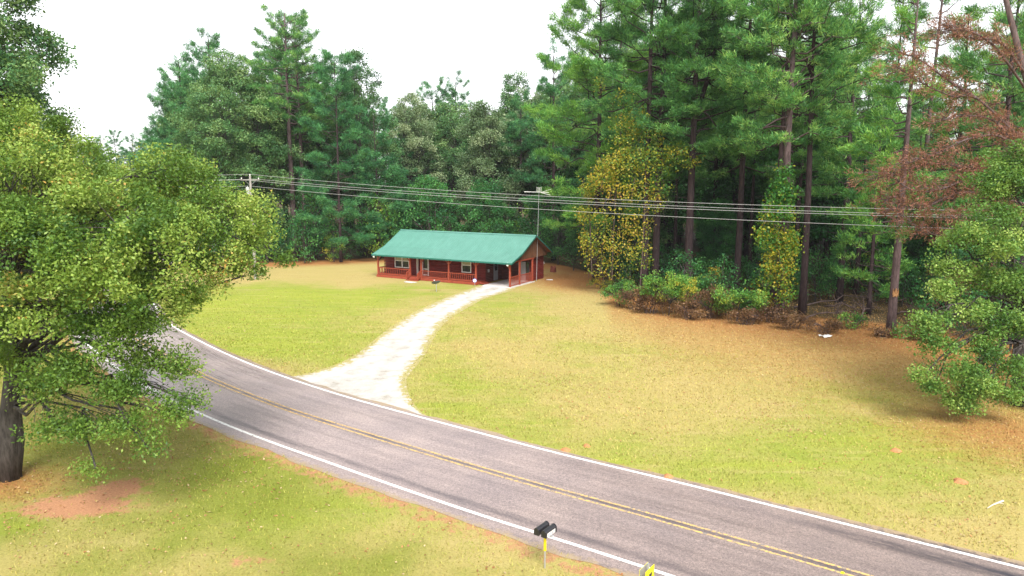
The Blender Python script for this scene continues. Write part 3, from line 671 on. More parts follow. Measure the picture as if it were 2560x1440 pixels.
for xx, yy, zz in ((XL - .2, -.38, 2.36), (x_at(1270, -.3, 2.4), -.38, 2.40), (x_at(1066.5, 1.2, 2.3), 1.2, 2.38)):
    m_ = MB(); m_.lathe((xx, yy, zz), [(.02, -.13), (.11, -.09), (.13, 0), (.10, .08), (.05, .12), (.04, .26)], 10); m_.obj('flood_lamp', M['lamp'], cab, True)

# ------------------------------------------------------------------ small things round the cabin
M['steel'] = simple('galvanised_steel', (.52, .52, .54), .4, .6, var=.1)
M['greydish'] = simple('grey_dish', (.10, .115, .14), .45, var=.1)
M['black'] = simple('black_plastic', (.018, .018, .022), .35, var=.1, spec=.6)

b0 = G(1091, 729); t = empty('satellite_dish', b0); tag(t, 'grey satellite dish on a short post standing on the lawn before the porch', 'satellite dish')
m_ = MB(); m_.tube([(0, 0, 0), (0, 0, .78)], .035, 8); m_.obj('post', M['steel'], t)
m_ = MB(); nrm = unit(np.array([-.25, .42, .87])); uu = unit(np.cross(nrm, [0, 0, 1.0])); ww = np.cross(uu, nrm); c0 = np.array([0, 0, .84]); rings = []
for r_, dz in ((0, 0), (.18, .012), (.34, .05), (.47, .11), (.48, .12), (.34, .035), (.18, -.01), (0, -.03)):
    rings.append([tuple(c0 + nrm * dz + uu * math.cos(k * math.pi / 9) * max(r_, .004) + ww * math.sin(k * math.pi / 9) * max(r_, .004) * .88) for k in range(18)])
for i in range(len(rings) - 1):
    for k in range(18): m_.quad(rings[i][k], rings[i][(k + 1) % 18], rings[i + 1][(k + 1) % 18], rings[i + 1][k])
m_.obj('reflector', M['greydish'], t, True)
m_ = MB(); e_ = c0 + nrm * .42 - ww * .30; m_.bar(c0 - ww * .42, e_, .03, .03); m_.bar(e_, e_ + np.array([0, 0, .06]), .14, .12); m_.obj('feed_arm', M['white'], t)

b0 = G(1341, 703); t = empty('antenna_mast', b0); tag(t, 'tall thin mast with a white rooftop style aerial beside the carport', 'antenna')
tip = P(1347.5, 478, b0[1] + .3) - b0
m_ = MB(); m_.tube([(0, 0, 0), tip * .5, tip], [.034, .028, .022], 8); m_.obj('mast', M['steel'], t)
m_ = MB(); hd = tip - np.array([0, 0, .15]); m_.bar(hd + [-1.6, .35, .1], hd + [1.05, -.25, .02], .05, .05); m_.bar(hd + [.2, 0, 0], hd + [1.3, .6, .35], .05, .04); m_.bar(hd + [.2, 0, 0], hd + [1.2, -.7, -.25], .05, .04)
for i, tt in enumerate(np.linspace(-1.45, .5, 9)):
    c_ = hd + np.array([tt, -.22 * tt, .05]); m_.bar(c_ - [.12, .55 - .03 * i, 0], c_ + [.12, .55 - .03 * i, 0], .022, .022)
m_.bar(hd, hd + [0, 0, .55], .04, .04)
for k in range(4): m_.bar(hd + [-.26, 0, .15 + .13 * k], hd + [.26, .0, .15 + .13 * k], .022, .022)
m_.bar(hd + [-.24, .0, .1], hd + [-.24, 0, .6], .02, .02); m_.bar(hd + [.24, .0, .1], hd + [.24, 0, .6], .02, .02)
m_.obj('aerial', M['white'], t)

b0 = G(1187, 716); t = empty('yard_sign', b0); tag(t, 'small round blue and white security sign at the porch corner', 'sign')
m_ = MB(); m_.tube([(0, 0, 0), (0, 0, .5)], .02, 6); m_.obj('stake', M['steel'], t)
def disc(mb, c, r, y, n=8, th=.02):
    a = [(c[0] + r * math.cos((k + .5) * 2 * math.pi / n), y, c[1] + r * math.sin((k + .5) * 2 * math.pi / n)) for k in range(n)]
    b2 = [(p[0], y + th, p[2]) for p in a]; mb.quad(*a); mb.quad(*b2[::-1])
    for k in range(n): mb.quad(a[k], b2[k], b2[(k + 1) % n], a[(k + 1) % n])
m_ = MB(); disc(m_, (0, .62), .22, -.05); m_.obj('face', simple('blue_face', (.10, .16, .55), .4), t)
m_ = MB(); disc(m_, (0, .62), .17, -.075); m_.obj('face_centre', M['white'], t)

b0 = G(1357, 690); t = empty('hydrant_post', b0); tag(t, 'thin white post with a small white box on top by the storage wall', 'post')
m_ = MB(); m_.tube([(0, 0, 0), (0, 0, 1.45)], .045, 8); m_.obj('post', M['white'], t); m_ = MB(); m_.box(-.14, .14, -.1, .1, 1.4, 1.68); m_.bar((-.2, 0, 1.5), (.22, 0, 1.5), .06, .06); m_.obj('meter_box', M['white'], t)
b0 = G(1352.5, 695); t = empty('bucket', b0); tag(t, 'yellow bucket on the ground under the thin white post', 'bucket')
m_ = MB(); m_.lathe((0, 0, 0), [(.14, 0), (.17, .38), (.19, .38), (.19, .42), (.165, .42), (.15, .1)], 12); m_.obj('bucket_body', simple('yellow_plastic', (.66, .45, .06), .5), t); m_ = MB()
m_.tube([(.18 * math.cos(a), -.03, .38 - .18 * math.sin(a)) for a in np.linspace(0, math.pi, 9)], .008, 5); m_.obj('handle', M['steel'], t)
b0 = G(1382, 680); m_ = MB(); R_ = np.random.default_rng(3)
ring0 = [(.30 * math.cos(a) * (1 + .1 * R_.normal()), .30 * math.sin(a) * (1 + .1 * R_.normal())) for a in np.linspace(0, 6.283, 12, endpoint=False)]
for k in range(12):
    a, c = ring0[k], ring0[(k + 1) % 12]; h1, h2 = .62 + .2 * math.sin(k * 1.7), .62 + .2 * math.sin((k + 1) % 12 * 1.7)
    m_.quad((a[0] * 1.2, a[1] * 1.2, 0), (c[0] * 1.2, c[1] * 1.2, 0), (c[0], c[1], h2), (a[0], a[1], h1)); m_.quad((a[0], a[1], h1), (c[0], c[1], h2), (0, 0, .55))
o = m_.obj('tree_stump', simple('red_brown_stump', (.22, .055, .035), .8, var=.35, bump=.4)); o.location = b0; tag(o, 'jagged red brown stump at the wood edge behind the cabin', 'stump')
b0 = G(1374, 700); m_ = MB(); m_.box(-.35, .35, -.2, .2, 0.012, .05); m_.box(-.2, .3, -.12, .16, .052, .075); o = m_.obj('paving_stone', M['concrete']); o.location = b0; tag(o, 'flat pale paving stone lying beside the yellow bucket', 'stone')
b0 = G(1030, 706); m_ = MB(); m_.box(-.9, .55, -.25, .2, .012, .06); m_.box(-.6, .3, -.45, -.24, .012, .045); o = m_.obj('stepping_slab', M['concrete']); o.location = b0; o.rotation_euler.z = HA; tag(o, 'pale concrete slab laid at the foot of the porch steps', 'slab')

# ------------------------------------------------------------------ power line
M['pole'] = barkmat('weathered_pole', (.22, .20, .18), (.42, .39, .36)); M['wire'] = simple('aluminium_wire', (.50, .50, .50), .45, .2, var=.05)
PL = np.array(P(625, 440, 79)[:2]); PR_ = np.array([27.5, 47.0])
top = P(625, 437, 79)
t = empty('utility_pole', (PL[0], PL[1], 0)); tag(t, 'wooden power pole with crossarm behind the big yellow green oak', 'utility pole')
ld = unit(PR_ - PL); cd = np.array([-ld[1], ld[0]])
zt = top[2]
m_ = MB(); m_.tube([(0, 0, 0), (0, 0, zt * .5), (0, 0, zt - .1)], [.17, .145, .11], 10); m_.obj('pole', M['pole'], t)
m_ = MB(); m_.bar((*(cd * -1.25), zt - .55), (*(cd * 1.25), zt - .55), .10, .12); m_.obj('crossarm', M['pole'], t)
m_ = MB()
for s in (-1, 1): m_.bar((*(cd * .75 * s), zt - .6), (*(cd * .06 * s), zt - 1.15), .03, .03)
m_.obj('brace', M['steel'], t)
ends = [(0, 0, zt - .1), (*(cd * 1.15), zt - .48), (*(cd * -1.15), zt - .48)]
for e_ in ends: m_ = MB(); m_.lathe(e_, [(.03, 0), (.06, .05), (.04, .1), (.06, .14), (.02, .18)], 8); m_.obj('insulator', M['lamp'], t)
m_ = MB(); m_.lathe((-.3, -.12, zt - 2.15), [(.16, 0), (.19, .05), (.19, .72), (.15, .8), (.04, .82), (.04, .95)], 12); m_.bar((0, 0, zt - 1.6), (-.3, -.12, zt - 1.6), .1, .1); m_.obj('transformer', simple('grey_transformer', (.5, .5, .48), .4), t)
WPX = [[(625, 437), (900, 457), (1280, 488), (1440, 495.5), (1860, 511), (2250, 522), (2560, 529)],
       [(625, 447.5), (900, 466.5), (1280, 496.5), (1440, 504.6), (1860, 521.5), (2250, 534), (2560, 543)],
       [(625, 452), (900, 472), (1280, 502.5), (1440, 511), (1860, 527), (2250, 540), (2560, 548)],
       [(625, 466), (900, 488), (1280, 520.5), (1440, 529.6), (1860, 549.5), (2250, 566), (2560, 577)]]
WN = ['topmost power line wire strung in front of the wood', 'second power line wire from the top, of the close middle pair', 'third power line wire from the top, of the close middle pair', 'lowest power line wire, running well below the other three']
for wi, kp in enumerate(WPX):
    off = [0, .9, -.9, 0][wi]; pts = []
    for px, py in kp:
        k = (px - 1280) / F; A = PL + cd * off; z = 9.5
        for _ in range(3):
            s = (k * (A[1] * CP + (H - z) * SP) - A[0]) / (ld[0] - k * ld[1] * CP); q_ = A + ld * s; z = P(px, py, q_[1])[2]
        pts.append((s, z))
    s = np.array([p[0] for p in pts]); z = np.array([p[1] for p in pts]); co = np.polyfit(s, z, 2); ss = np.linspace(0, s[-1] + 6, 40)
    A = PL + cd * off; line = [(*(A + ld * a), np.polyval(co, a)) for a in ss]
    s0_ = line[0]; back = [(s0_[0] - ld[0] * a - cd[0] * a * .0, s0_[1] - ld[1] * a * -.4 + a * .5, s0_[2] - .02 * a + .0004 * a * a) for a in (40, 20, 8)]
    m_ = MB(); m_.tube(back + line, .0145, 4); o = m_.obj('power_line', M['wire'], None, True); tag(o, WN[wi], 'power line', 'power line wires')

# ------------------------------------------------------------------ mailboxes, sign, bits by the road
b0 = G(1362, 1421); U = unit(np.array([.60, .80, 0])); Vv = np.array([.80, -.60, 0]); UP = np.array([0, 0, 1.0])
t = empty('mailbox_post', b0); tag(t, 'thin steel post with a yellow sleeve holding two mailboxes by the road', 'post')
m_ = MB(); m_.tube([(0, 0, 0), (0, 0, 1.05)], .024, 8); m_.bar(-Vv * .26 + UP * 1.06, Vv * .26 + UP * 1.06, .1, .03); m_.obj('post', M['steel'], t)
m_ = MB(); m_.tube([(0, 0, .55), (0, 0, 1.03)], .042, 10); m_.obj('sleeve', simple('yellow_reflective_sleeve', (.80, .62, .02), .35, var=.06), t)
NUMM = simple('grey_numerals', (.22, .20, .26), .5)
def mailbox(off, label, plate):
    t = empty('mailbox', b0 + Vv * off + UP * 1.08); tag(t, label, 'mailbox', 'black mailboxes on the yellow post')
    def loop(s, rr=.085, hh=.13, g=0):
        pr = [(-rr - g, -g * 0), (rr + g, 0)] + [((rr + g) * math.cos(a), hh + (rr + g) * math.sin(a)) for a in np.linspace(0, math.pi, 9)]
        return [tuple(Vv * a + UP * z + U * s) for a, z in pr]
    m_ = MB(); A = loop(-.26); B = loop(.25); n = len(A)
    m_.quad(*A); m_.quad(*B[::-1])
    for i in range(n): m_.quad(A[i], A[(i + 1) % n], B[(i + 1) % n], B[i])
    m_.obj('box', M['black'], t)
    m_ = MB(); A = loop(.251, g=.008); B = loop(.275, g=.008); m_.quad(*A); m_.quad(*B[::-1])
    for i in range(n): m_.quad(A[i], A[(i + 1) % n], B[(i + 1) % n], B[i])
    m_.obj('door', M['black'], t)
    if plate:
        def pl(s0, s1, z0, z1, o): return [tuple(Vv * o + U * s + UP * z) for s, z in ((s0, z0), (s1, z0), (s1, z1), (s0, z1))]
        m_ = MB(); m_.quad(*pl(-.20, .20, .012, .13, .0885)); pp = m_.obj('number_plate', M['white'], t)
        seg = {'1': ['m'], '0': list('abcdef'), '5': list('afgcd'), '3': list('abgcd'), '8': list('abcdefg')}
        for i, ch in enumerate('1083'):
            x0 = -.165 + i * .088; z0 = .028; wd_, ht = .055, .086; th = .013
            m_ = MB(); R4 = {'a': (0, wd_, ht - th, ht), 'g': (0, wd_, ht / 2 - th / 2, ht / 2 + th / 2), 'd': (0, wd_, 0, th), 'f': (0, th, ht / 2, ht), 'e': (0, th, 0, ht / 2), 'b': (wd_ - th, wd_, ht / 2, ht), 'c': (wd_ - th, wd_, 0, ht / 2), 'm': (wd_ / 2 - th / 2, wd_ / 2 + th / 2, 0, ht)}
            for sg in seg[ch]: a, c, e, f_ = R4[sg]; m_.quad(*pl(x0 + a, x0 + c, z0 + e, z0 + f_, .0905 + .0004 * 'abcdefgm'.index(sg)))
            m_.obj('numeral', NUMM, pp)
mailbox(-.125, 'plain black mailbox, the one without a number plate on the yellow post', False)
mailbox(.125, 'black mailbox with a white number plate on its side on the yellow post', True)

def chevron():
    z1 = 1.80; b0 = P(1620, 1428, 15.9); b0[2] = 0; t = empty('chevron_sign', b0); tag(t, 'pair of yellow and black curve warning panels back to back on a roadside post', 'road sign')
    m_ = MB(); m_.tube([(0, 0, 0), (0, 0, 1.9)], .03, 8); m_.obj('post', M['steel'], t)
    def panel(o, w_, z0, z1_, th, name, mat):
        m_ = MB(); b = len(m_.v)
        for oo in (o, o + th):
            for s, z in ((-w_, z0), (w_, z0), (w_, z1_), (-w_, z1_)): m_.v.append(tuple(Vv * oo + U * s + UP * z))
        for q_ in ((0, 3, 2, 1), (4, 5, 6, 7), (0, 1, 5, 4), (1, 2, 6, 5), (2, 3, 7, 6), (3, 0, 4, 7)): m_.f.append(tuple(b + i for i in q_))
        return m_.obj(name, mat, t)
    ye = simple('yellow_sheeting', (.85, .72, .01), .4, var=.04)
    f1 = panel(.045, .23, 1.05, z1, .008, 'panel', ye); panel(-.115, .23, 1.05, z1, .008, 'panel', ye).name = 'panel'
    panel(-.106, .23, 1.05, z1, .006, 'panel_back', M['steel'])
    m_ = MB(); o = .0545
    for sgn in (1, -1):
        zc = 1.40; m_.quad(*[tuple(Vv * o + U * s + UP * (zc + sgn * z)) for s, z in ((-.16, 0), (.02, 0), (.14, .26), (-.04, .26))])
    m_.obj('chevron', M['black'], f1)
chevron()
o_ = G(2106, 1434); m_ = MB(); m_.box(-.05, .05, -.05, .05, .018, .025); m_.quad((-.05, -.05, .025), (.05, -.05, .025), (.035, .02, .045), (-.035, .02, .045)); m_.box(-.036, .036, -.02, .045, .026, .042)
o = m_.obj('road_stud', simple('yellow_stud', (.85, .65, .02), .3)); o.location = o_; o.rotation_euler.z = -.6; tag(o, 'small raised yellow reflector stud on the centre line', 'road stud')
b0 = G(2486, 1264); m_ = MB(); m_.tube([(-.42, -.26, .03), (-.1, -.05, .05), (.2, .12, .045), (.46, .24, .06)], [.012, .022, .03, .035], 6); m_.tube([(.2, .12, .045), (.35, .05, .04)], [.015, .006], 5)
o = m_.obj('fallen_branch', simple('bleached_stick', (.62, .56, .46), .8)); o.location = b0; tag(o, 'bare bleached stick lying alone on the lawn beyond the road', 'branch')
b0 = G(2063, 843); m_ = MB(); Rr = np.random.default_rng(9); g_ = [[(-.42 + .14 * i, -.2 + .13 * j, .02 + .16 * Rr.random()) for j in range(4)] for i in range(7)]
for i in range(6):
    for j in range(3): m_.quad(g_[i][j], g_[i + 1][j], g_[i + 1][j + 1], g_[i][j + 1])
o = m_.obj('plastic_bag', M['white']); o.location = b0; tag(o, 'crumpled white plastic bag on the lawn by the brush', 'litter')
MNDM = simple('ant_mound_soil', (.48, .20, .085), .95, var=.25, scale=9, bump=.4)
for i, (px, py, r_, lb) in enumerate(((1414, 1126, .22, 'small orange soil mound nearest the driveway mouth beyond the white line'), (1466, 1116, .17, 'smallest orange soil mound, set a little back from the white line'), (1670, 1192, .2, 'orange soil mound alone by the middle of the white line'),
                                 (2400, 1204, .28, 'wider flat tan soil mound nearest the bleached stick'), (2240, 1127, .25, 'flat tan soil mound far out on the right lawn'))):
    m_ = MB(); rings = [[((.7 * r_ * rr) * math.cos(a) * (1 + .25 * math.sin(3 * a + i)), (.7 * r_ * rr) * math.sin(a) * (1 + .2 * math.cos(2 * a + i)), zz * .8) for a in np.linspace(0, 6.283, 14, endpoint=False)] for rr, zz in ((1.25, .0), (1, .05), (.7, .10), (.35, .135), (.02, .145))]
    for k in range(4):
        for j in range(14): m_.quad(rings[k][j], rings[k][(j + 1) % 14], rings[k + 1][(j + 1) % 14], rings[k + 1][j])
    o = m_.obj('soil_mound', MNDM, None, True); o.location = G(px, py); tag(o, lb, 'soil mound', 'soil mounds on the lawn')

# ------------------------------------------------------------------ trees
GA = 2.39996
def curve_pts(a, b_, sag, n=6, R=None, wob=0.0):
    a = np.array(a, float); b_ = np.array(b_, float); t = np.linspace(0, 1, n)[:, None]
    p = a + (b_ - a) * t; p[:, 2] += (sag * 4 * t * (1 - t))[:, 0]
    if R is not None and wob: p[1:-1] += R.normal(0, wob, (n - 2, 3))
    return p

def pine_arrays(seed, h, cb, rmax, nb, nn=38, L=.46, W=.055, r0=None, top_r=1.0, drop=0.0, dead=5, fork=None, tpm=3.7, wig=.010, sides=None):
    """trunk MB and crown quads of a loblolly pine, base at the origin"""
    R = np.random.default_rng(seed); r0 = r0 or h * .0115; tb = MB()
    zs = np.linspace(0, h, 12); wx = np.cumsum(R.normal(0, wig * h / 3, 12)) * np.linspace(0, 1, 12); wy = np.cumsum(R.normal(0, wig * h / 3, 12)) * np.linspace(0, 1, 12)
    rad = r0 * (1 - .86 * (zs / h) ** 1.25); rad[0] *= 1.25
    tb.tube(np.stack([wx, wy, zs], 1), rad, 9)
    ax = lambda z: np.array([np.interp(z, zs, wx), np.interp(z, zs, wy), z])
    C = []; A = []; T = []
    stems = [(ax, cb, h, rmax)]
    if fork:
        zf, az = fork; p0 = ax(zf); p1 = p0 + np.array([math.cos(az) * h * .12, math.sin(az) * h * .12, h * .42])
        fp = np.array([p0, p0 + (p1 - p0) * np.array([.55, .55, .35]), p1]); tb.tube(fp, [r0 * .62, r0 * .45, r0 * .12], 7)
        stems.append((lambda z, fp=fp: np.array([np.interp(z, fp[:, 2], fp[:, k]) for k in range(3)]), (zf + .25 * (p1[2] - zf)) / h, p1[2], rmax * .8))
    for sax, c0, hh, rm in stems:
        for i in range(nb):
            u = (i + R.uniform(.1, .9)) / nb; z = h * c0 + (hh * .965 - h * c0) * u
            prof = (.68 + .32 * math.sin(math.pi * min(1, u * 1.1 + .12))) * (1 - max(0, u - .6) / .4 * (1 - top_r * .66))
            Lb = rm * prof * R.uniform(.55, 1.1); azm = GA * i + R.normal(0, .5)
            if sides is not None: azm = sides[0] + R.normal(0, sides[1])
            el = -.10 - drop + .85 * u ** 1.6 + R.normal(0, .27)
            p0 = sax(z); d = np.array([math.cos(azm) * math.cos(el), math.sin(azm) * math.cos(el), math.sin(el)])
            p1 = p0 + d * Lb + np.array([0, 0, .16 * Lb]); bp = curve_pts(p0, p1, -.07 * Lb, 5, R, .05 * Lb)
            tb.tube(bp, np.linspace(r0 * .24 * (1 - .5 * u) + .012, .012, 5), 4, False)
            n = max(4, int(Lb * tpm)); ss = R.uniform(.38, 1.0, n) ** .75; ss[0] = 1
            perp = np.array([-d[1], d[0], 0]); perp /= np.linalg.norm(perp) + 1e-9
            for s in ss:
                k = s * 4; i0 = min(3, int(k)); q_ = bp[i0] + (bp[i0 + 1] - bp[i0]) * (k - i0)
                side = R.uniform(-1, 1) * Lb * .34 * (1.15 - s) * 1.5; off = perp * side + d * abs(side) * .45 + np.array([0, 0, R.uniform(-.05, .28)])
                c = q_ + off
                if abs(side) > .35: tb.tube([q_, c], [.014, .007], 3, False)
                C.append(c); A.append(unit(d * .7 + perp * np.sign(side) * .35 + np.array([0, 0, .85]))); T.append(R.uniform(.14, .97))
    for i in range(dead):
        z = h * cb * R.uniform(.45, 1.0); az = R.uniform(0, 6.28); p0 = ax(z); ln = R.uniform(.6, 2.2)
        tb.tube([p0, p0 + np.array([math.cos(az) * ln, math.sin(az) * ln, R.uniform(-.3, .5)])], [.035, .01], 3, False)
    C = np.array(C); A = np.array(A); T = np.array(T)
    cc = np.repeat(C, nn, 0) + R.normal(0, .20, (len(C) * nn, 3)) * [1, 1, .7]; aa = np.repeat(A, nn, 0)
    V = needle_quads(R, cc, aa, L, W, .78); tint = np.clip(np.repeat(T, nn) + R.normal(0, .13, len(cc)), 0, 1)
    return tb, V, tint

def lobes_arrays(seed, base, lobes, nclump=13.0, nleaf=90, L=.13, W=.075, cr=.42, r0=.35, trunk_top=None, limb_w=.4, up=.45, twig=True, shell=.55, flat=.75, zcut=-.6, tube_n=5):
    """broadleaf: limbs from the trunk to every lobe, twigs to every leaf clump"""
    R = np.random.default_rng(seed); tb = MB(); base = np.array(base, float); lobes = [(np.array(c, float), np.array(r, float)) for c, r in lobes]
    cen = np.mean([c for c, r in lobes], 0)
    tt = np.array(trunk_top, float) if trunk_top is not None else np.array([base[0] * .6 + cen[0] * .4, base[1] * .6 + cen[1] * .4, base[2] + (cen[2] - base[2]) * .62])
    tp = curve_pts(base, tt, 0, 6, R, r0 * .15); tb.tube(tp, np.linspace(r0 * 1.12, r0 * .62, 6), 10)
    C = []; T = []; S = []
    for c, r in lobes:
        lt = R.normal(0, .10); k = R.uniform(.45, 1.0) * 5; i0 = min(4, int(k)); st = tp[i0] + (tp[i0 + 1] - tp[i0]) * (k - i0)
        if c[2] < st[2]: st = tp[max(2, i0 - 1)]
        dist = np.linalg.norm(c - st); lp = curve_pts(st, c, .10 * dist if c[2] > st[2] else .16 * dist, 7, R, .035 * dist)
        tb.tube(lp, np.linspace(min(r0 * limb_w, .05 + .022 * dist), .03, 7), tube_n, False)
        n = max(2, int(nclump * (r[0] * r[1] * r[2]) ** (2 / 3)))
        dirs = unit(R.normal(size=(n * 2, 3)) + np.array([0, 0, .25])); dirs = dirs[dirs[:, 2] > zcut][:n]
        for dv in dirs:
            p = c + dv * r * R.uniform(shell, 1.02); C.append(p); T.append(np.clip(R.uniform(.14, .84) + lt * .8, .04, .93)); S.append(r.mean())
            if twig:
                k2 = R.integers(3, 7); tb.tube(curve_pts(lp[k2], p, .04, 4, R, .06), [.024, .018, .012, .006], 3, False)
    C = np.array(C); T = np.array(T)
    n = len(C) * nleaf; sg = np.array([cr, cr, cr * flat])
    cc = np.repeat(C, nleaf, 0) + np.clip(R.normal(size=(n, 3)), -1.7, 1.7) * sg * np.repeat(R.uniform(.7, 1.3, len(C)), nleaf)[:, None]
    V = leaf_quads(R, cc, L, W, up, .3); tint = np.clip(np.repeat(T, nleaf) + R.normal(0, .11, n), 0, .985)
    return tb, V, tint

def make_tree(name, loc, tb, V, tint, leaf, bark, label, cat='tree', group=None, crown='crown', trunk='trunk'):
    t = empty(name, loc); tag(t, label, cat, group)
    if tb is not None and tb.v: tb.obj(trunk, bark, t, True)
    link(crown, np_quads(crown, V, tint, leaf), t); return t

def copy_tree(src, loc, rz, sc, label, group=None, mat=None, name=None):
    r = src.copy(); COL.objects.link(r); r.location = Vector([float(c) for c in loc]); r.rotation_euler = (0, 0, rz); r.scale = (sc if not np.isscalar(sc) else (sc,) * 3)
    if name: r.name = name
    r['label'] = label
    if group: r['group'] = group
    elif 'group' in r: del r['group']
    for ch in src.children:
        c = ch.copy(); COL.objects.link(c); c.parent = r
        if mat is not None and c.name.split('.')[0] == 'crown':
            c.material_slots[0].link = 'OBJECT'; c.material_slots[0].material = mat
    return r

def ztop(py, D): return H + (YH - py) / F * D      # height seen at row py at depth D (near enough for tree tops)
def at(px, D): p = P(px, 690, D); return np.array([(px - 1280) / F * (D * CP + (H - 4) * SP), D, 0.])

# --- the big oak at the left, over the road edge
OB = G(26, 1196)
LO = [(50, 345, 27, 1.7), (0, 340, 28, 1.9), (0, 430, 24, 2.3), (150, 400, 27, 1.5), (225, 480, 28, 1.5), (320, 520, 26, 1.5), (415, 450, 26, 1.3), (470, 450, 27, 1.1), (120, 520, 24, 2.3), (300, 570, 23, 2.0), (470, 530, 26, 1.7), (560, 560, 26, 1.6),
      (615, 565, 26, 1.25), (655, 625, 26, .95), (430, 640, 23, 1.9), (560, 670, 25, 1.2), (610, 690, 25.5, .7), (200, 670, 22, 2.1), (40, 640, 22, 2.2), (330, 715, 22, 1.4), (470, 715, 24, .9), (380, 740, 23, 1.3), (260, 745, 22.5, 1.4), (430, 690, 24, 1.2), (300, 650, 24, 1.5), (100, 775, 22, 1.5), (0, 800, 22.5, 1.3), (-120, 600, 25, 3), (-150, 400, 26, 3.2),
      (240, 830, 22, 1.35), (370, 810, 23, 1.1), (380, 900, 23, 1.0), (450, 930, 23, .75), (300, 980, 22, 1.1), (180, 940, 22, 1.3), (90, 980, 23, 1.0), (330, 1075, 21.5, .7), (230, 1080, 22, .95), (420, 1030, 22, .75), (370, 1120, 21.5, .4), (150, 1070, 22.5, .8), (465, 1000, 22.5, .5),
      (200, 470, 32, 2.4), (400, 570, 31, 2.0), (0, 520, 32, 2.8), (-60, 900, 23, 1.6), (240, 1170, 22, .4)]
lobes = []
for px, py, D, r in LO:
    low = py > 790
    r2 = r * (1 if low else .92); lobes.append((P(px, py, D), (r2, r2, r2 * (.66 if low else .80))))
up_ = [l for l, o in zip(lobes, LO) if o[1] <= 790]; lo_ = [l for l, o in zip(lobes, LO) if o[1] > 790]
tt = P(36, 620, 25.4)
tb1, V1, T1 = lobes_arrays(101, OB, up_, nclump=7.2, nleaf=330, L=.12, W=.07, cr=.285, r0=.35, trunk_top=tt, shell=.82, up=.6, flat=.85)
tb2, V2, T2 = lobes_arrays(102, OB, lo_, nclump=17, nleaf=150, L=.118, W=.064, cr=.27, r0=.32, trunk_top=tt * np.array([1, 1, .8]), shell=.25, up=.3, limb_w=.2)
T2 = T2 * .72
n0 = len(tb1.v); tb1.v += tb2.v; tb1.f += [tuple(i + n0 for i in f_) for f_ in tb2.f]
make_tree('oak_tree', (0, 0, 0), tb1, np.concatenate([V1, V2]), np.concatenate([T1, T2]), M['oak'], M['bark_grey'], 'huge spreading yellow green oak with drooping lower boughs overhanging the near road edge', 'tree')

# --- the oak at the right edge
RB = G(2545, 1012)
LR = [(2540, 470, 33.5, 1.6), (2600, 420, 34, 2.2), (2490, 540, 33, 1.05), (2430, 590, 33, 1.0), (2385, 605, 33, .75), (2520, 620, 32, 1.3), (2480, 700, 33, 1.0), (2560, 720, 33, 1.7), (2420, 775, 32.5, 1.0), (2340, 800, 32, .8), (2520, 820, 32, 1.2), (2350, 865, 31.5, .8), (2450, 880, 31.5, 1.0),
      (2315, 935, 31, .65), (2400, 975, 31, .65), (2530, 920, 31.5, 1.0), (2425, 1020, 31, .28), (2390, 1005, 31.2, .22), (2640, 600, 35, 2.4), (2660, 800, 34, 2.0), (2620, 960, 33, 1.2), (2410, 1000, 31.5, .5), (2480, 960, 31, .6), (2300, 840, 32, .75), (2380, 670, 33, .85), (2370, 725, 33, .9), (2470, 470, 34, 1.0), (2335, 975, 31, .6), (2450, 985, 31, .8), (2420, 930, 31, .9), (2510, 985, 31.5, .8)]
tb, V, T = lobes_arrays(111, RB, [(P(px, py, D), (r, r, r * .62)) for px, py, D, r in LR], nclump=12, nleaf=230, L=.13, W=.076, cr=.29, r0=.34, trunk_top=P(2565, 640, 34), shell=.45, limb_w=.22)
make_tree('oak_tree', (0, 0, 0), tb, V, T, M['oak_right'], M['bark_grey'], 'fresh green oak with long low boughs reaching over the tan right lawn')

# --- prototypes of forest trees
PINES = []
for i, (cb, rm, nb, fk, dr) in enumerate(((.46, 5.4, 40, None, 0), (.40, 6.0, 44, (12, 1.0), 0), (.52, 5.0, 36, None, 0), (.34, 5.6, 46, None, .08), (.56, 5.4, 32, (16, 4.0), 0), (.22, 5.8, 52, None, .12))):
    tb, V, T = pine_arrays(200 + i, 30, cb, rm, nb, fork=fk, drop=dr)
    PINES.append(make_tree('pine_tree', (0, 0, 0), tb, V, T, M['pine'], M['bark'], 'x', 'tree'))
def auto_lobes(R, h, w, c0=.35, n=14, rs=(.20, .30)):
    out = []
    for i in range(n):
        u = (i + .5) / n; z = h * (c0 + (1 - c0 - .12) * u); prof = math.sin(math.pi * (.22 + .70 * u)) ** .8
        rr = w * prof * R.uniform(.35, .78); az = GA * i + R.normal(0, .3); r = w * R.uniform(*rs) * 1.5
        out.append(((rr * math.cos(az), rr * math.sin(az), z), (r, r, r * .7)))
    out.append(((0, 0, h * .92), (w * .34, w * .34, h * .08))); return out
BROADS = []
for i in range(5):
    R = np.random.default_rng(300 + i)
    tb, V, T = lobes_arrays(310 + i, (0, 0, 0), auto_lobes(R, 18, 5.6, .30, 13 + i), nclump=4.4, nleaf=95, L=.30, W=.19, cr=.50, r0=.26, shell=.72, limb_w=.35)
    BROADS.append(make_tree('broadleaf_tree', (0, 0, 0), tb, V, T, M['grey'], M['bark_grey'], 'x', 'tree'))
SHRUBS = []
for i in range(4):
    R = np.random.default_rng(330 + i)
    tb, V, T = lobes_arrays(340 + i, (0, 0, 0), auto_lobes(R, 5, 2.3, .12, 9), nclump=6.5, nleaf=46, L=.20, W=.125, cr=.36, r0=.07, shell=.45, limb_w=.5)
    SHRUBS.append(make_tree('understory_shrub', (0, 0, 0), tb, V, T, M['dark'], M['bark_grey'], 'x', 'shrub'))
USED = set()
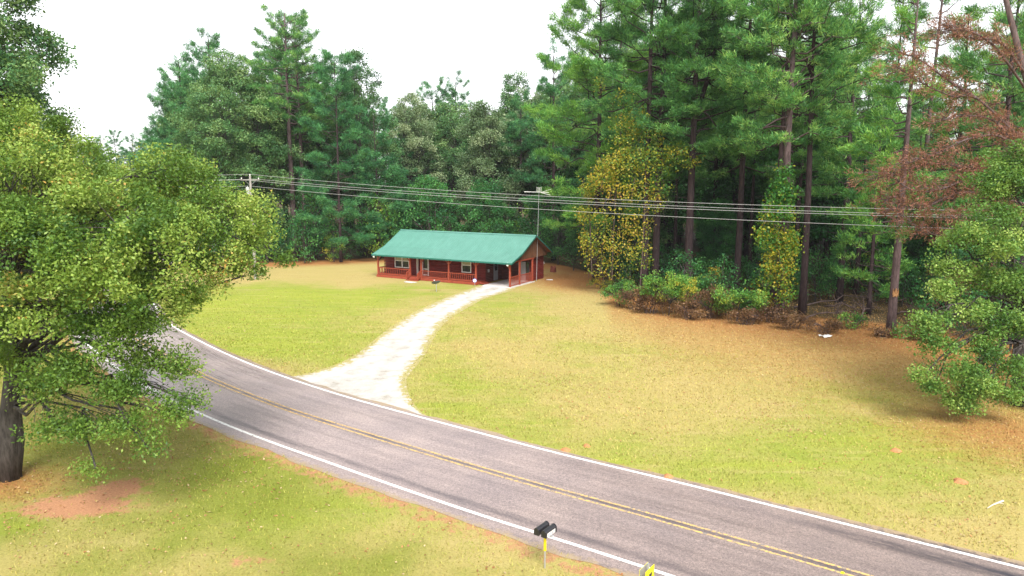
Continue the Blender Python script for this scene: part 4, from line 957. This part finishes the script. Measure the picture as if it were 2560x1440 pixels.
def plant(kind, lst, k, loc, rz, sc, label, group=None, mat=None):
    key = (kind, k)
    if key in USED or mat is not None: return copy_tree(lst[k], loc, rz, sc, label, group, mat)
    USED.add(key); o = lst[k]; o.location = Vector([float(c) for c in loc]); o.rotation_euler = (0, 0, rz); o.scale = (sc if not np.isscalar(sc) else (sc,) * 3); o['label'] = label
    if group: o['group'] = group
    return o

# --- named trees one can point at
def hero_pine(seed, px, D, py_top, cb, rm, nb, label, leaf='pine', bark='bark', fork=None, drop=0., r0=None, tpm=3.7, dead=6, rz=0, sides=None, wig=.008, top_r=1.0):
    h = ztop(py_top, D); fk = (fork[0] * h, fork[1]) if fork else None
    tb, V, T = pine_arrays(seed, h, cb, rm, nb, fork=fk, drop=drop, r0=r0, tpm=tpm, dead=dead, sides=sides, wig=wig, top_r=top_r)
    return make_tree('pine_tree', at(px, D), tb, V, T, M[leaf], M[bark], label)
def hero_broad(seed, px, D, py_top, w, label, leaf, c0=.25, n=16, bark='bark_grey', L=.26, nc=4.8):
    h = ztop(py_top, D) ; R = np.random.default_rng(seed)
    tb, V, T = lobes_arrays(seed + 1, (0, 0, 0), auto_lobes(R, h / 1.0, w, c0, n), nclump=nc, nleaf=105, L=L, W=L * .62, cr=.46, r0=h * .014, shell=.75, limb_w=.35)
    return make_tree('broadleaf_tree', at(px, D), tb, V, T, M[leaf], M[bark], label)
hero_pine(401, 735, 101, 55, .56, 5.8, 54, 'tallest pine with pale bare trunk, left of the pair beyond the cabin', bark='bark_light', r0=.42, wig=.004)
hero_pine(402, 762, 103, 72, .50, 6.0, 56, 'slightly shorter tall pine with pale bare trunk, right of the pair beyond the cabin', bark='bark_light', r0=.36, wig=.004)
hero_broad(403, 590, 97, 145, 7.4, 'big rounded grey green tree behind the power pole', 'grey', .28, 20)
hero_pine(404, 545, 104, 108, .30, 6.2, 72, 'pine whose top rises just behind the rounded grey green tree', 'pine_blue')
hero_pine(405, 470, 103, 165, .16, 6.0, 74, 'pine at the outer left end of the wood beyond the oak', 'pine_blue', drop=.05)
hero_pine(406, 430, 112, 255, .12, 5.6, 66, 'shorter dark pine at the outermost left corner of the wood', 'pine_blue')
hero_pine(407, 850, 96, 150, .10, 5.6, 74, 'full crowned dark pine with layered boughs just right of the twin pale trunks', 'pine_blue', drop=.1, tpm=5.4, r0=.20)
hero_broad(408, 905, 104, 145, 5.8, 'narrow topped grey green tree behind the layered dark pine', 'grey', .3, 14)
hero_pine(409, 945, 99, 290, .08, 4.8, 56, 'dark pine with drooping boughs nearest the left end of the cabin roof', 'pine_blue', drop=.2, r0=.17)
hero_broad(410, 660, 100, 200, 5.2, 'dull grey green tree directly behind the twin pale pine trunks', 'grey', .2, 16)
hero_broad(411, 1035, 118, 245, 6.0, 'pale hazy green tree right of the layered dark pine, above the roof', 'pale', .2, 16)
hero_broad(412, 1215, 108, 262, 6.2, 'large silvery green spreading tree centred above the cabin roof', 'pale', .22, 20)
hero_broad(413, 1130, 122, 290, 5.5, 'mid green tree filling the gap left of the silvery spreading tree', 'grey', .2, 16)
hero_broad(414, 1075, 101, 440, 4.2, 'low dark bushy tree close behind the middle of the cabin roof', 'dark', .1, 14)
hero_broad(415, 1215, 99, 450, 4.0, 'low bright bushy tree close behind the right half of the roof', 'dark', .1, 14)
hero_broad(416, 985, 103, 430, 3.6, 'low dark tree close behind the left gable of the cabin', 'dark', .1, 12)
hero_pine(417, 1085, 150, 228, .25, 8, 54, 'distant pine top left of centre on the skyline above the cabin', 'pine_blue')
hero_pine(418, 1145, 152, 215, .25, 8, 54, 'highest distant pine top on the skyline above the cabin', 'pine_blue')
hero_broad(419, 1290, 128, 190, 6.0, 'hazy green tree between the silvery tree and the tall right pines', 'grey', .2, 16)
hero_pine(420, 1385, 98, 150, .25, 5.4, 50, 'blue green pine at the inner corner of the tall right wood', 'pine_blue')
# the tall right wood
hero_pine(421, 1490, 77, -70, .20, 8.2, 84, 'wide bright green pine with feathery boughs reaching over the aerial', 'pine_bright', drop=.12, tpm=5.2, r0=.34)
hero_pine(422, 1612, 68, -160, .45, 6.4, 54, 'pine rising out of the yellow vine, left of two close trunks', r0=.36, wig=.005)
hero_pine(423, 1640, 70, -150, .45, 6.4, 54, 'pine rising out of the yellow vine, right of two close trunks', r0=.38, wig=.005)
hero_pine(424, 1722, 66, -140, .40, 6.4, 52, 'dark pine forking into two stems right of the yellow vine', fork=(.50, .6), r0=.40, wig=.005)
hero_pine(425, 1845, 67, -150, .36, 6.6, 56, 'straight dark pine between the forked pine and the ivy clad trunk', r0=.33)
hero_pine(426, 1935, 59, -190, .42, 6.0, 52, 'slimmer pine standing just left behind the ivy clad trunk', r0=.26, wig=.006)
hero_pine(427, 1955, 56.5, -200, .46, 5.8, 48, 'stout pine whose lower trunk is wrapped in green and yellow ivy', r0=.38, wig=.006, bark='bark_light')
hero_pine(428, 2012, 58, -170, .50, 5.8, 44, 'tall bare purple brown pine trunk right of the ivy clad pine', r0=.30, wig=.008, fork=(.62, 2.6))
hero_pine(429, 2105, 64, 20, .30, 4.6, 46, 'bushy bright green pine between the bare trunk and the dead pine', 'pine', drop=.05)
hero_pine(430, 2205, 72, -60, .45, 3.6, 26, 'thin dark pine against the bright gap in the right wood', r0=.22)
hero_pine(431, 2290, 70, -90, .55, 3.8, 24, 'pale stemmed pine right of the bright gap in the wood', r0=.30, bark='bark_light')
hero_pine(432, 2180, 58, 300, .12, 3.4, 40, 'young bright green pine low behind the dead brown boughs', 'pine_bright', drop=.05)
hero_pine(433, 2480, 55, -60, .22, 6.0, 56, 'green pine standing behind the dead brown pine at the right edge', 'pine', drop=.08)
hero_pine(434, 2370, 60, 60, .25, 4.2, 44, 'green pine showing between the dead brown boughs', 'pine_bright', drop=.05)

# pine with torn bark at the wood edge
b0 = G(2226, 836); h = 24
tb, V, T = pine_arrays(440, h, .28, 3.6, 34, drop=.12, r0=.30, wig=.004, sides=(2.6, 1.1))
t = make_tree('pine_tree', b0, tb, V, T, M['pine_bright'], M['bark_light'], 'pine with a fresh torn orange scar on its pale trunk at the wood edge')
m_ = MB(); Rr = np.random.default_rng(5)
for k in range(12): a = -2.2 + .11 * k; z0_ = 2.7 + .3 * Rr.random(); r2_ = .31 + .12 * Rr.random(); m_.tube([(.285 * math.cos(a), .285 * math.sin(a), z0_), (.30 * math.cos(a), .30 * math.sin(a), z0_ + .2), (r2_ * math.cos(a), r2_ * math.sin(a), z0_ + .3 + .35 * Rr.random())], [.05, .04, .008], 5)
m_.obj('torn_bark', M['tornwood'], t)
def sprays(tb, R, paths, r_first, C, A, dens, side=.9):
    for pts in paths:
        p = catmull3([P(*q_) for q_ in pts]); tb.tube(p, np.linspace(r_first, .015, len(p)), 6, False)
        ln = np.linalg.norm(np.diff(p, axis=0), axis=1).sum(); n = int(ln * dens)
        for s in R.uniform(.12, 1, n):
            k = s * (len(p) - 1); i0 = min(len(p) - 2, int(k)); q_ = p[i0] + (p[i0 + 1] - p[i0]) * (k - i0); d = unit(p[i0 + 1] - p[i0])
            off = R.normal(size=3) * side * np.array([1, 1, .6]) * (.35 + .65 * s) + d * .3; off[2] += .1; c = q_ + off
            tb.tube([q_, q_ + off * .55 + np.array([0, 0, .08]), c], [.02, .013, .006], 3, False); C.append(c); A.append(unit(off + d * .6))
def catmull3(pts, n=5):
    p = np.array(pts, float); p = np.vstack([2 * p[0] - p[1], p, 2 * p[-1] - p[-2]]); out = []
    for i in range(1, len(p) - 2):
        for t_ in np.linspace(0, 1, n, endpoint=False):
            a, b_, c, d = p[i - 1], p[i], p[i + 1], p[i + 2]
            out.append(.5 * ((2 * b_) + (-a + c) * t_ + (2 * a - 5 * b_ + 4 * c - d) * t_ * t_ + (-a + 3 * b_ - 3 * c + d) * t_ ** 3))
    out.append(p[-2]); return np.array(out)
def spray_tree(name, seed, trunk, rtr, paths, rb, dens, nn, leaf, bark, label, L=.30, W=.03, side=.9, spread=.8, cat='tree'):
    R = np.random.default_rng(seed); tb = MB(); C = []; A = []; tr = catmull3(trunk); tb.tube(tr, np.linspace(rtr, rtr * .35, len(tr)), 10)
    sprays(tb, R, paths, rb, C, A, dens, side); C = np.array(C); A = np.array(A)
    cc = np.repeat(C, nn, 0) + R.normal(0, .13, (len(C) * nn, 3)); V = needle_quads(R, cc, np.repeat(A, nn, 0), L, W, spread)
    T = np.clip(np.repeat(R.uniform(.1, .8, len(C)), nn) + R.normal(0, .12, len(cc)), 0, 1)
    return make_tree(name, (0, 0, 0), tb, V, T, M[leaf], M[bark], label, cat)
tb_ = at(2640, 43)
spray_tree('dead_pine', 451, [tb_, P(2620, 600, 43), P(2600, 330, 43.5), P(2545, 120, 44), P(2500, -60, 44.5)], .36,
    [[(2600, 380, 43.3, ), (2530, 325, 42.5), (2440, 245, 41.5), (2380, 240, 41), (2300, 205, 40.5), (2240, 165, 40)],
     [(2440, 245, 41.5), (2370, 200, 41.5), (2300, 150, 41.8), (2250, 130, 42)],
     [(2610, 420, 43), (2540, 360, 42), (2480, 300, 41.5), (2400, 290, 41), (2330, 310, 40.5)],
     [(2610, 460, 43), (2520, 350, 41), (2430, 345, 40.5), (2350, 380, 40.5), (2250, 415, 40)],
     [(2615, 440, 43), (2540, 380, 42), (2460, 430, 41), (2400, 455, 40.5), (2330, 478, 40), (2270, 470, 40), (2210, 430, 40), (2185, 470, 40)],
     [(2615, 470, 43), (2500, 440, 41.5), (2420, 420, 41), (2330, 410, 40.5), (2240, 430, 40.2)],
     [(2560, 180, 43.8), (2500, 105, 42.5), (2420, 95, 42), (2360, 60, 41.5)], [(2570, 230, 43.6), (2480, 110, 42), (2400, 75, 41.5), (2330, 90, 41)],
     [(2600, 640, 43), (2450, 600, 41.5), (2330, 585, 40.5), (2230, 520, 40)], [(2600, 520, 43), (2420, 480, 41), (2300, 520, 40.3), (2200, 495, 40)],
     [(2620, 560, 43), (2500, 520, 41.5), (2420, 540, 41), (2350, 550, 40.5)], [(2620, 700, 43), (2480, 690, 41), (2420, 700, 40.5), (2365, 720, 40)]],
    .085, 9.5, 20, 'deadneedle', 'deadwood', 'dead pine with bare curving limbs and rust brown needles at the right edge', L=.30, W=.036, side=.62)

# --- vines
def vine(seed, name, stems, cols, label, leaf, n_per=1.0, L=.17):
    R = np.random.default_rng(seed); tb = MB(); C = []
    for s in stems: tb.tube(catmull3([P(*q_) for q_ in s]), np.linspace(.07, .03, (len(s) - 1) * 5 + 1), 5, False)
    T = []
    for (px, py, D, rx, rz_, dn, tint) in cols:
        c = P(px, py, D); n = int(dn * rx * rz_ * 310 * n_per * (.75 if py > 465 and name == 'vine' and seed == 461 and px > 1500 else 1.1)); d = unit(R.normal(size=(n, 3))); r = R.uniform(.55, 1.0, n)[:, None]
        q_ = c + d * r * np.array([rx, rx * .8, rz_]); q_ += R.normal(0, .22, q_.shape) * [1, 1, 1.4]
        k = fbm(q_[:, 0] * 1.3 + q_[:, 1], q_[:, 2], 1.1, seed) > .43; C.append(q_[k]); T.append(np.clip(tint - .10 + R.normal(0, .22, k.sum()) + (fbm(q_[k, 0], q_[k, 2], 2.2, seed + 5) - .5) * .7, 0, 1))
        for j in range(max(2, int(rx * 2.5))):
            a = c + np.array([R.uniform(-.8, .8) * rx, R.uniform(-.6, .6) * rx, rz_ * .8]); b_ = a + np.array([R.normal(0, .4), R.normal(0, .3), -rz_ * R.uniform(1, 1.9)]); b_[2] = max(b_[2], .1)
            tb.tube(curve_pts(a, b_, 0, 5, R, .12), .016, 3, False)
    C = np.concatenate(C); T = np.concatenate(T); V = leaf_quads(R, C, L, L * .8, .25, .8)
    return make_tree(name, (0, 0, 0), tb, V, T, M[leaf], M['deadwood'], label, 'vine', None, 'leaves', 'stems')
vine(461, 'vine', [[(1530, 700, 68), (1535, 560, 68), (1545, 420, 67.5), (1555, 300, 67.5)], [(1480, 690, 69), (1475, 560, 69), (1470, 480, 69)], [(1600, 720, 65.5), (1610, 560, 66), (1615, 400, 66)]],
     [(1470, 470, 69, .95, 1.1, 1.5, .45), (1462, 530, 69, .9, 1.6, 1.3, .5), (1475, 600, 69, 1.1, 2.0, 1.2, .5), (1490, 660, 69, 1.1, 1.3, .8, .62),
      (1530, 420, 67, 1.5, 1.2, 1.6, .5), (1510, 450, 67, 1.4, 1.1, 1.4, .62), (1575, 400, 66.5, 1.6, 1.3, 1.5, .52), (1560, 330, 67, 1.5, 1.4, 1.6, .45), (1590, 300, 67, 1.3, 1.0, 1.4, .42), (1540, 280, 68, 1.0, 1.1, 1.0, .4), (1560, 235, 68.5, .7, 1.1, .8, .36), (1500, 200, 69.5, .7, .8, .6, .38), (1500, 220, 70, .6, .8, .5, .3), (1630, 345, 66, 1.1, .9, 1.4, .5), (1625, 400, 65.5, 1.4, 1.3, 1.1, .45),
      (1690, 385, 64.5, 1.3, .9, 1.5, .42), (1730, 395, 64.5, .8, .8, 1.5, .45), (1655, 450, 65, 1.2, 1.5, 1.0, .25), (1600, 470, 65.5, 1.7, 1.2, 1.1, .55), (1550, 500, 66, 1.5, 1.4, .7, .7), (1590, 560, 66, 1.7, 1.8, .75, .68), (1540, 600, 66.5, 1.6, 1.8, .8, .7), (1600, 640, 65.5, 1.4, 1.6, .85, .6), (1530, 670, 67, 1.6, 1.2, .75, .7), (1570, 690, 66, 1.3, .9, .7, .55), (1640, 500, 65, .8, 1.5, .7, .55), (1505, 540, 68, 1.0, 1.8, .7, .6)],
     'great curtain of yellow leaved vine hanging over several trunks at the wood corner', 'vine', 1.0, .21)
vine(471, 'vine', [[(1940, 790, 56), (1948, 640, 56), (1962, 440, 56)], [(1955, 790, 55.5), (1962, 600, 55.5), (1950, 470, 55.6)]],
     [(1962, 440, 55.9, .6, .8, 2.0, .25), (1960, 480, 55.8, 1.0, 1.2, 2.2, .22), (1945, 535, 55.7, 1.35, 1.4, 2.2, .32), (1935, 585, 55.6, 1.55, 1.4, 2.1, .45), (1965, 610, 55.4, 1.1, 1.3, 2, .55), (1945, 650, 55.5, 1.25, 1.4, 1.6, .62), (1960, 690, 55.4, .9, 1.0, 1.4, .7), (1965, 735, 55.3, .7, .8, 1.0, .6), (1915, 690, 55.8, .7, 1.0, .8, .55), (1900, 720, 56, .9, .8, .9, .45)],
     'green ivy turning yellow lower down, wrapped round one stout pine trunk', 'vine_green', 1.6, .20)

# --- bushes along the wood edge on the right
def bush(seed, px, py, w, h, label, leaf, tint=0., dens=1.0, L=.15, name='bush', bare=False):
    R = np.random.default_rng(seed); b0 = G(px, py); lob = []
    for i in range(6): a = GA * i; lob.append(((w * .5 * math.cos(a), w * .35 * math.sin(a), h * R.uniform(.32, .78)), (w * R.uniform(.30, .45), w * .36, h * R.uniform(.24, .36))))
    tb, V, T = lobes_arrays(seed + 1, (0, 0, 0), lob, nclump=15 * dens, nleaf=60, L=L, W=L * .6, cr=.22, r0=.04, shell=.35, limb_w=.8, zcut=-.8)
    for i in range(26 if bare else 10):
        a = R.uniform(0, 6.28); r = R.uniform(.2, .6) * w; tb.tube(curve_pts((r * .5 * math.cos(a), r * .4 * math.sin(a), 0), (r * 1.2 * math.cos(a), r * .9 * math.sin(a), h * R.uniform(.5, 1.05)), .1, 4, R, .08), [.014, .011, .008, .004], 3, False)
    return make_tree(name, b0, tb, V, np.clip(T + tint, 0, 1), M[leaf], M['deadwood'] if bare else M['bark_grey'], label, 'bush', 'bushes along the wood edge', 'crown', 'stems')
bush(501, 1548, 765, 1.9, 2.3, 'dull green bush at the inner corner below the yellow vine', 'bush', -.15)
bush(502, 1590, 774, 2.0, 2.2, 'brown twiggy bush below the yellow vine', 'brush', 0, .8, bare=True)
bush(503, 1672, 788, 2.9, 3.5, 'brightest yellow green bush, largest in the row at the wood edge', 'bush', .14, 1.2)
bush(504, 1768, 795, 2.4, 2.4, 'brown bramble mound between the bright bush and the low green bush', 'brush', .05, .8, bare=True)
bush(505, 1722, 772, 2.2, 3.0, 'taller green bush just behind the brown bramble mound', 'bush', -.02)
bush(506, 1842, 803, 2.7, 2.6, 'low green bush left of the ivy clad trunk', 'bush', -.02, 1.1)
bush(507, 1892, 794, 1.8, 2.6, 'thin yellowing bush touching the ivy clad trunk', 'vine', .0, .8)
bush(508, 1775, 765, 1.1, 3.8, 'slender yellow sapling standing behind the row of bushes', 'vine', .1, .6)
bush(509, 1975, 822, 1.9, 1.2, 'reddish brown brush clump at the foot of the ivy clad trunk', 'brush', .1, .9, bare=True)
bush(510, 2060, 832, 1.7, 1.0, 'low rusty brush clump behind the white bag', 'brush', .15, .9, bare=True)
bush(511, 2130, 822, 1.6, 1.1, 'mixed green and brown low brush left of the torn pine', 'bush', -.2, .8, bare=True)
bush(512, 2290, 850, 1.5, 1.0, 'low brown brush right of the torn pine, under the oak boughs', 'brush', .1, .7, bare=True)
bush(513, 1500, 722, 1.6, 1.1, 'yellowing weeds at the foot of the vine curtain', 'vine', .05, .7)
bush(515, 1625, 784, 1.7, 1.6, 'brown bramble tangle left of the brightest bush', 'brush', .08, .9, bare=True)
bush(516, 1725, 798, 1.8, 1.3, 'low brown bramble in front of the gap right of the brightest bush', 'brush', .12, .9, bare=True)
bush(517, 1800, 790, 2.0, 2.3, 'leafy green thicket behind the brown bramble mound', 'bush', -.08, 1.0)
bush(518, 1865, 812, 1.6, 1.2, 'low brown bramble under the low green bush by the ivy', 'brush', .1, .9, bare=True)
bush(519, 1930, 806, 1.7, 1.7, 'dark tangled bramble at the left foot of the ivy clad trunk', 'brush', -.1, .9, bare=True)
bush(514, 2210, 842, 1.2, .7, 'low weedy brush round the base of the torn pine', 'brush', .2, .7, bare=True)

# fallen limbs heaped in the wood edge
R = np.random.default_rng(77)
FL = [((1985, 772), (2170, 752), 'long fallen limb lying across the wood floor right of the ivy'), ((2010, 800), (2120, 792), 'short bleached limb in the brush behind the white bag'), ((2060, 770), (2200, 790), 'crooked fallen limb slanting down towards the torn pine'),
      ((2240, 790), (2330, 800), 'pale broken limb sticking out right of the torn pine'), ((2140, 812), (2190, 775), 'short upright broken limb left of the torn pine')]
for i, (a, b_, lb) in enumerate(FL):
    A_, B_ = G(*a), G(*b_); A_[2] = .15; B_[2] = .5 + .3 * R.random(); m_ = MB(); p = curve_pts(A_, B_, .15, 7, R, .16); m_.tube(p, np.linspace(.085, .025, 7), 6)
    for k in range(9): j = R.integers(1, 6); m_.tube([p[j], p[j] + R.normal(0, .45, 3) + np.array([0, 0, .45]), p[j] + R.normal(0, .8, 3) + np.array([0, 0, .7])], [.035, .022, .008], 4, False)
    o = m_.obj('fallen_limb', M['deadwood'], None, True); tag(o, lb, 'fallen branch', 'fallen limbs at the wood edge')

# --- the rest of the wood
SKY_PX = [-500, 100, 250, 380, 420, 450, 500, 560, 640, 710, 790, 860, 930, 985, 1100, 1220, 1300, 1380, 1430, 1480, 1560, 2150, 2200, 2240, 2300, 2360, 2420, 2480, 3000]
SKY_Y = [300, 330, 345, 350, 300, 200, 150, 115, 110, 80, 100, 165, 210, 260, 245, 235, 190, 155, 70, 0, -120, -120, 60, 170, 190, 200, 60, -100, -120]
R = np.random.default_rng(900); pts = []
def far_enough(p, d): return all((p[0] - q_[0]) ** 2 + (p[1] - q_[1]) ** 2 > d * d for q_ in pts)
def in_cabin(p):
    u = np.array(p) - HC[:2]; return -21 < u @ EX < 6 and -5 < u @ EY < 13
cnt = 0; tries = 0
while cnt < 250 and tries < 16000:
    tries += 1; px = R.uniform(380, 2650) if cnt < 130 else R.uniform(1400, 2650); e = edge_d(px); D = e + 14 + (46 if px < 1400 else 75) * R.random() ** 1.4
    loc = at(px, D)
    if D < e + (15 if px < 1400 else 17): continue
    if in_cabin(loc[:2]) or not far_enough(loc, 3.2 if D < e + 15 else 4.6): continue
    zt = ztop(np.interp(px, SKY_PX, SKY_Y), D) * (R.uniform(.72, .97) if px < 1450 else R.uniform(.5, .9))
    if zt < 9: continue
    pts.append(loc); rz = R.uniform(0, 6.28); cnt += 1
    if px < 1000:
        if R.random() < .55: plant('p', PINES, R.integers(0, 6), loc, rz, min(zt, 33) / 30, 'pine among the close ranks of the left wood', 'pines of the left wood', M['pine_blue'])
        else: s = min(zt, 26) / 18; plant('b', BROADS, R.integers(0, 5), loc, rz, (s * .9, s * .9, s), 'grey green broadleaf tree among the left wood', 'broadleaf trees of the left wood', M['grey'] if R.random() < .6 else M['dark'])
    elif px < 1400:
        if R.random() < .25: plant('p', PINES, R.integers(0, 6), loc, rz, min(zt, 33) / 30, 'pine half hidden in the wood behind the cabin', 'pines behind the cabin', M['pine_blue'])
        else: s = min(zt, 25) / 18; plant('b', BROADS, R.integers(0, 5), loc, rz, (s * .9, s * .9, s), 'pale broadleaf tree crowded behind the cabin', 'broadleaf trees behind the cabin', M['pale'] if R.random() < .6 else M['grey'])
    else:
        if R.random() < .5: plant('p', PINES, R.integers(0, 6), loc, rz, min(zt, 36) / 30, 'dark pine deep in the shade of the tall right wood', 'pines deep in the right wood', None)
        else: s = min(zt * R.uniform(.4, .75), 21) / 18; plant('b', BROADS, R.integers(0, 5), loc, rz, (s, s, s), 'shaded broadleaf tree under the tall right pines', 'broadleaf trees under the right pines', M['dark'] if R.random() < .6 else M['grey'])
# understory
cnt = 0; tries = 0; pts2 = []
while cnt < 120 and tries < 6000:
    tries += 1; px = R.uniform(400, 2600); e = edge_d(px); D = e + .8 + 22 * R.random() ** 1.6; loc = at(px, D)
    if in_cabin(loc[:2]) or any(np.hypot(*(loc[:2] - q_)) < 2.2 for q_ in pts2): continue
    if px > 1440 and D < e + 9 and R.random() < .75: continue
    if 1440 < px < 1680 and D < e + 9: continue
    if 1850 < px < 2300 and D < e + 8: continue
    pts2.append(loc[:2]); s = R.uniform(.6, 1.5) * (1.15 if px < 1400 else .8); rz = R.uniform(0, 6.28); cnt += 1
    zone_ = 'left of the cabin' if px < 930 else 'behind the cabin' if px < 1420 else 'under the right pines'
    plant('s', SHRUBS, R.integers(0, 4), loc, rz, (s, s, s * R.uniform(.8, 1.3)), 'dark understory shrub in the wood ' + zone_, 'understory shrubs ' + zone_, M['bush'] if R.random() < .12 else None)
# trees beyond and beside the oak
FT = [(300, 215, 335), (340, 205, 345), (385, 190, 340), (265, 225, 345), (420, 180, 330), (235, 210, 350), (190, 200, 345), (120, 190, 340), (360, 230, 350)]
for i, (px, D, py) in enumerate(FT):
    plant('p', PINES, i % 6, at(px, D), i * 1.3, ztop(py, D) / 30, 'far bluish pine on the skyline between the oak and the wood', 'far pines beyond the road bend', M['pine_blue'])
t0_ = at(-30, 47); hero_broad(601, -35, 47, -130, 6.0, 'tall dark grey green tree rising behind the big oak at the left edge', 'grey', .3, 22, L=.24, nc=9.5)
hero_broad(602, 95, 52, 130, 3.4, 'smaller dull green tree between the tall edge tree and the big oak', 'grey', .35, 12, L=.22, nc=8)
for i, (px, D, py) in enumerate(((150, 95, 330), (60, 88, 300), (-60, 92, 260), (250, 104, 380))):
    s = ztop(py, D) / 18; plant('b', BROADS, i, at(px, D), i * 1.1, (s, s, s), 'broadleaf tree hidden behind the crown of the big oak', 'trees behind the big oak', M['grey'])
for k in (('p', PINES), ('b', BROADS), ('s', SHRUBS)):      # a prototype nobody placed is not part of the place
    for i, o in enumerate(k[1]):
        if (k[0], i) not in USED:
            for c in list(o.children): bpy.data.objects.remove(c)
            bpy.data.objects.remove(o)

# ------------------------------------------------------------------ damp air
hz = MB(); hz.box(-4600, 4600, -4600, 4600, -1.0, 62); hm = bpy.data.materials.new('haze_air'); hm.use_nodes = True; ht = hm.node_tree
ht.nodes.remove(ht.nodes['Principled BSDF']); pv = ht.nodes.new('ShaderNodeVolumePrincipled'); pv.inputs['Density'].default_value = HAZE; pv.inputs['Color'].default_value = (.90, .95, 1, 1)
ht.links.new(pv.outputs[0], ht.nodes['Material Output'].inputs['Volume']); tag(hz.obj('haze', hm), kind='stuff')
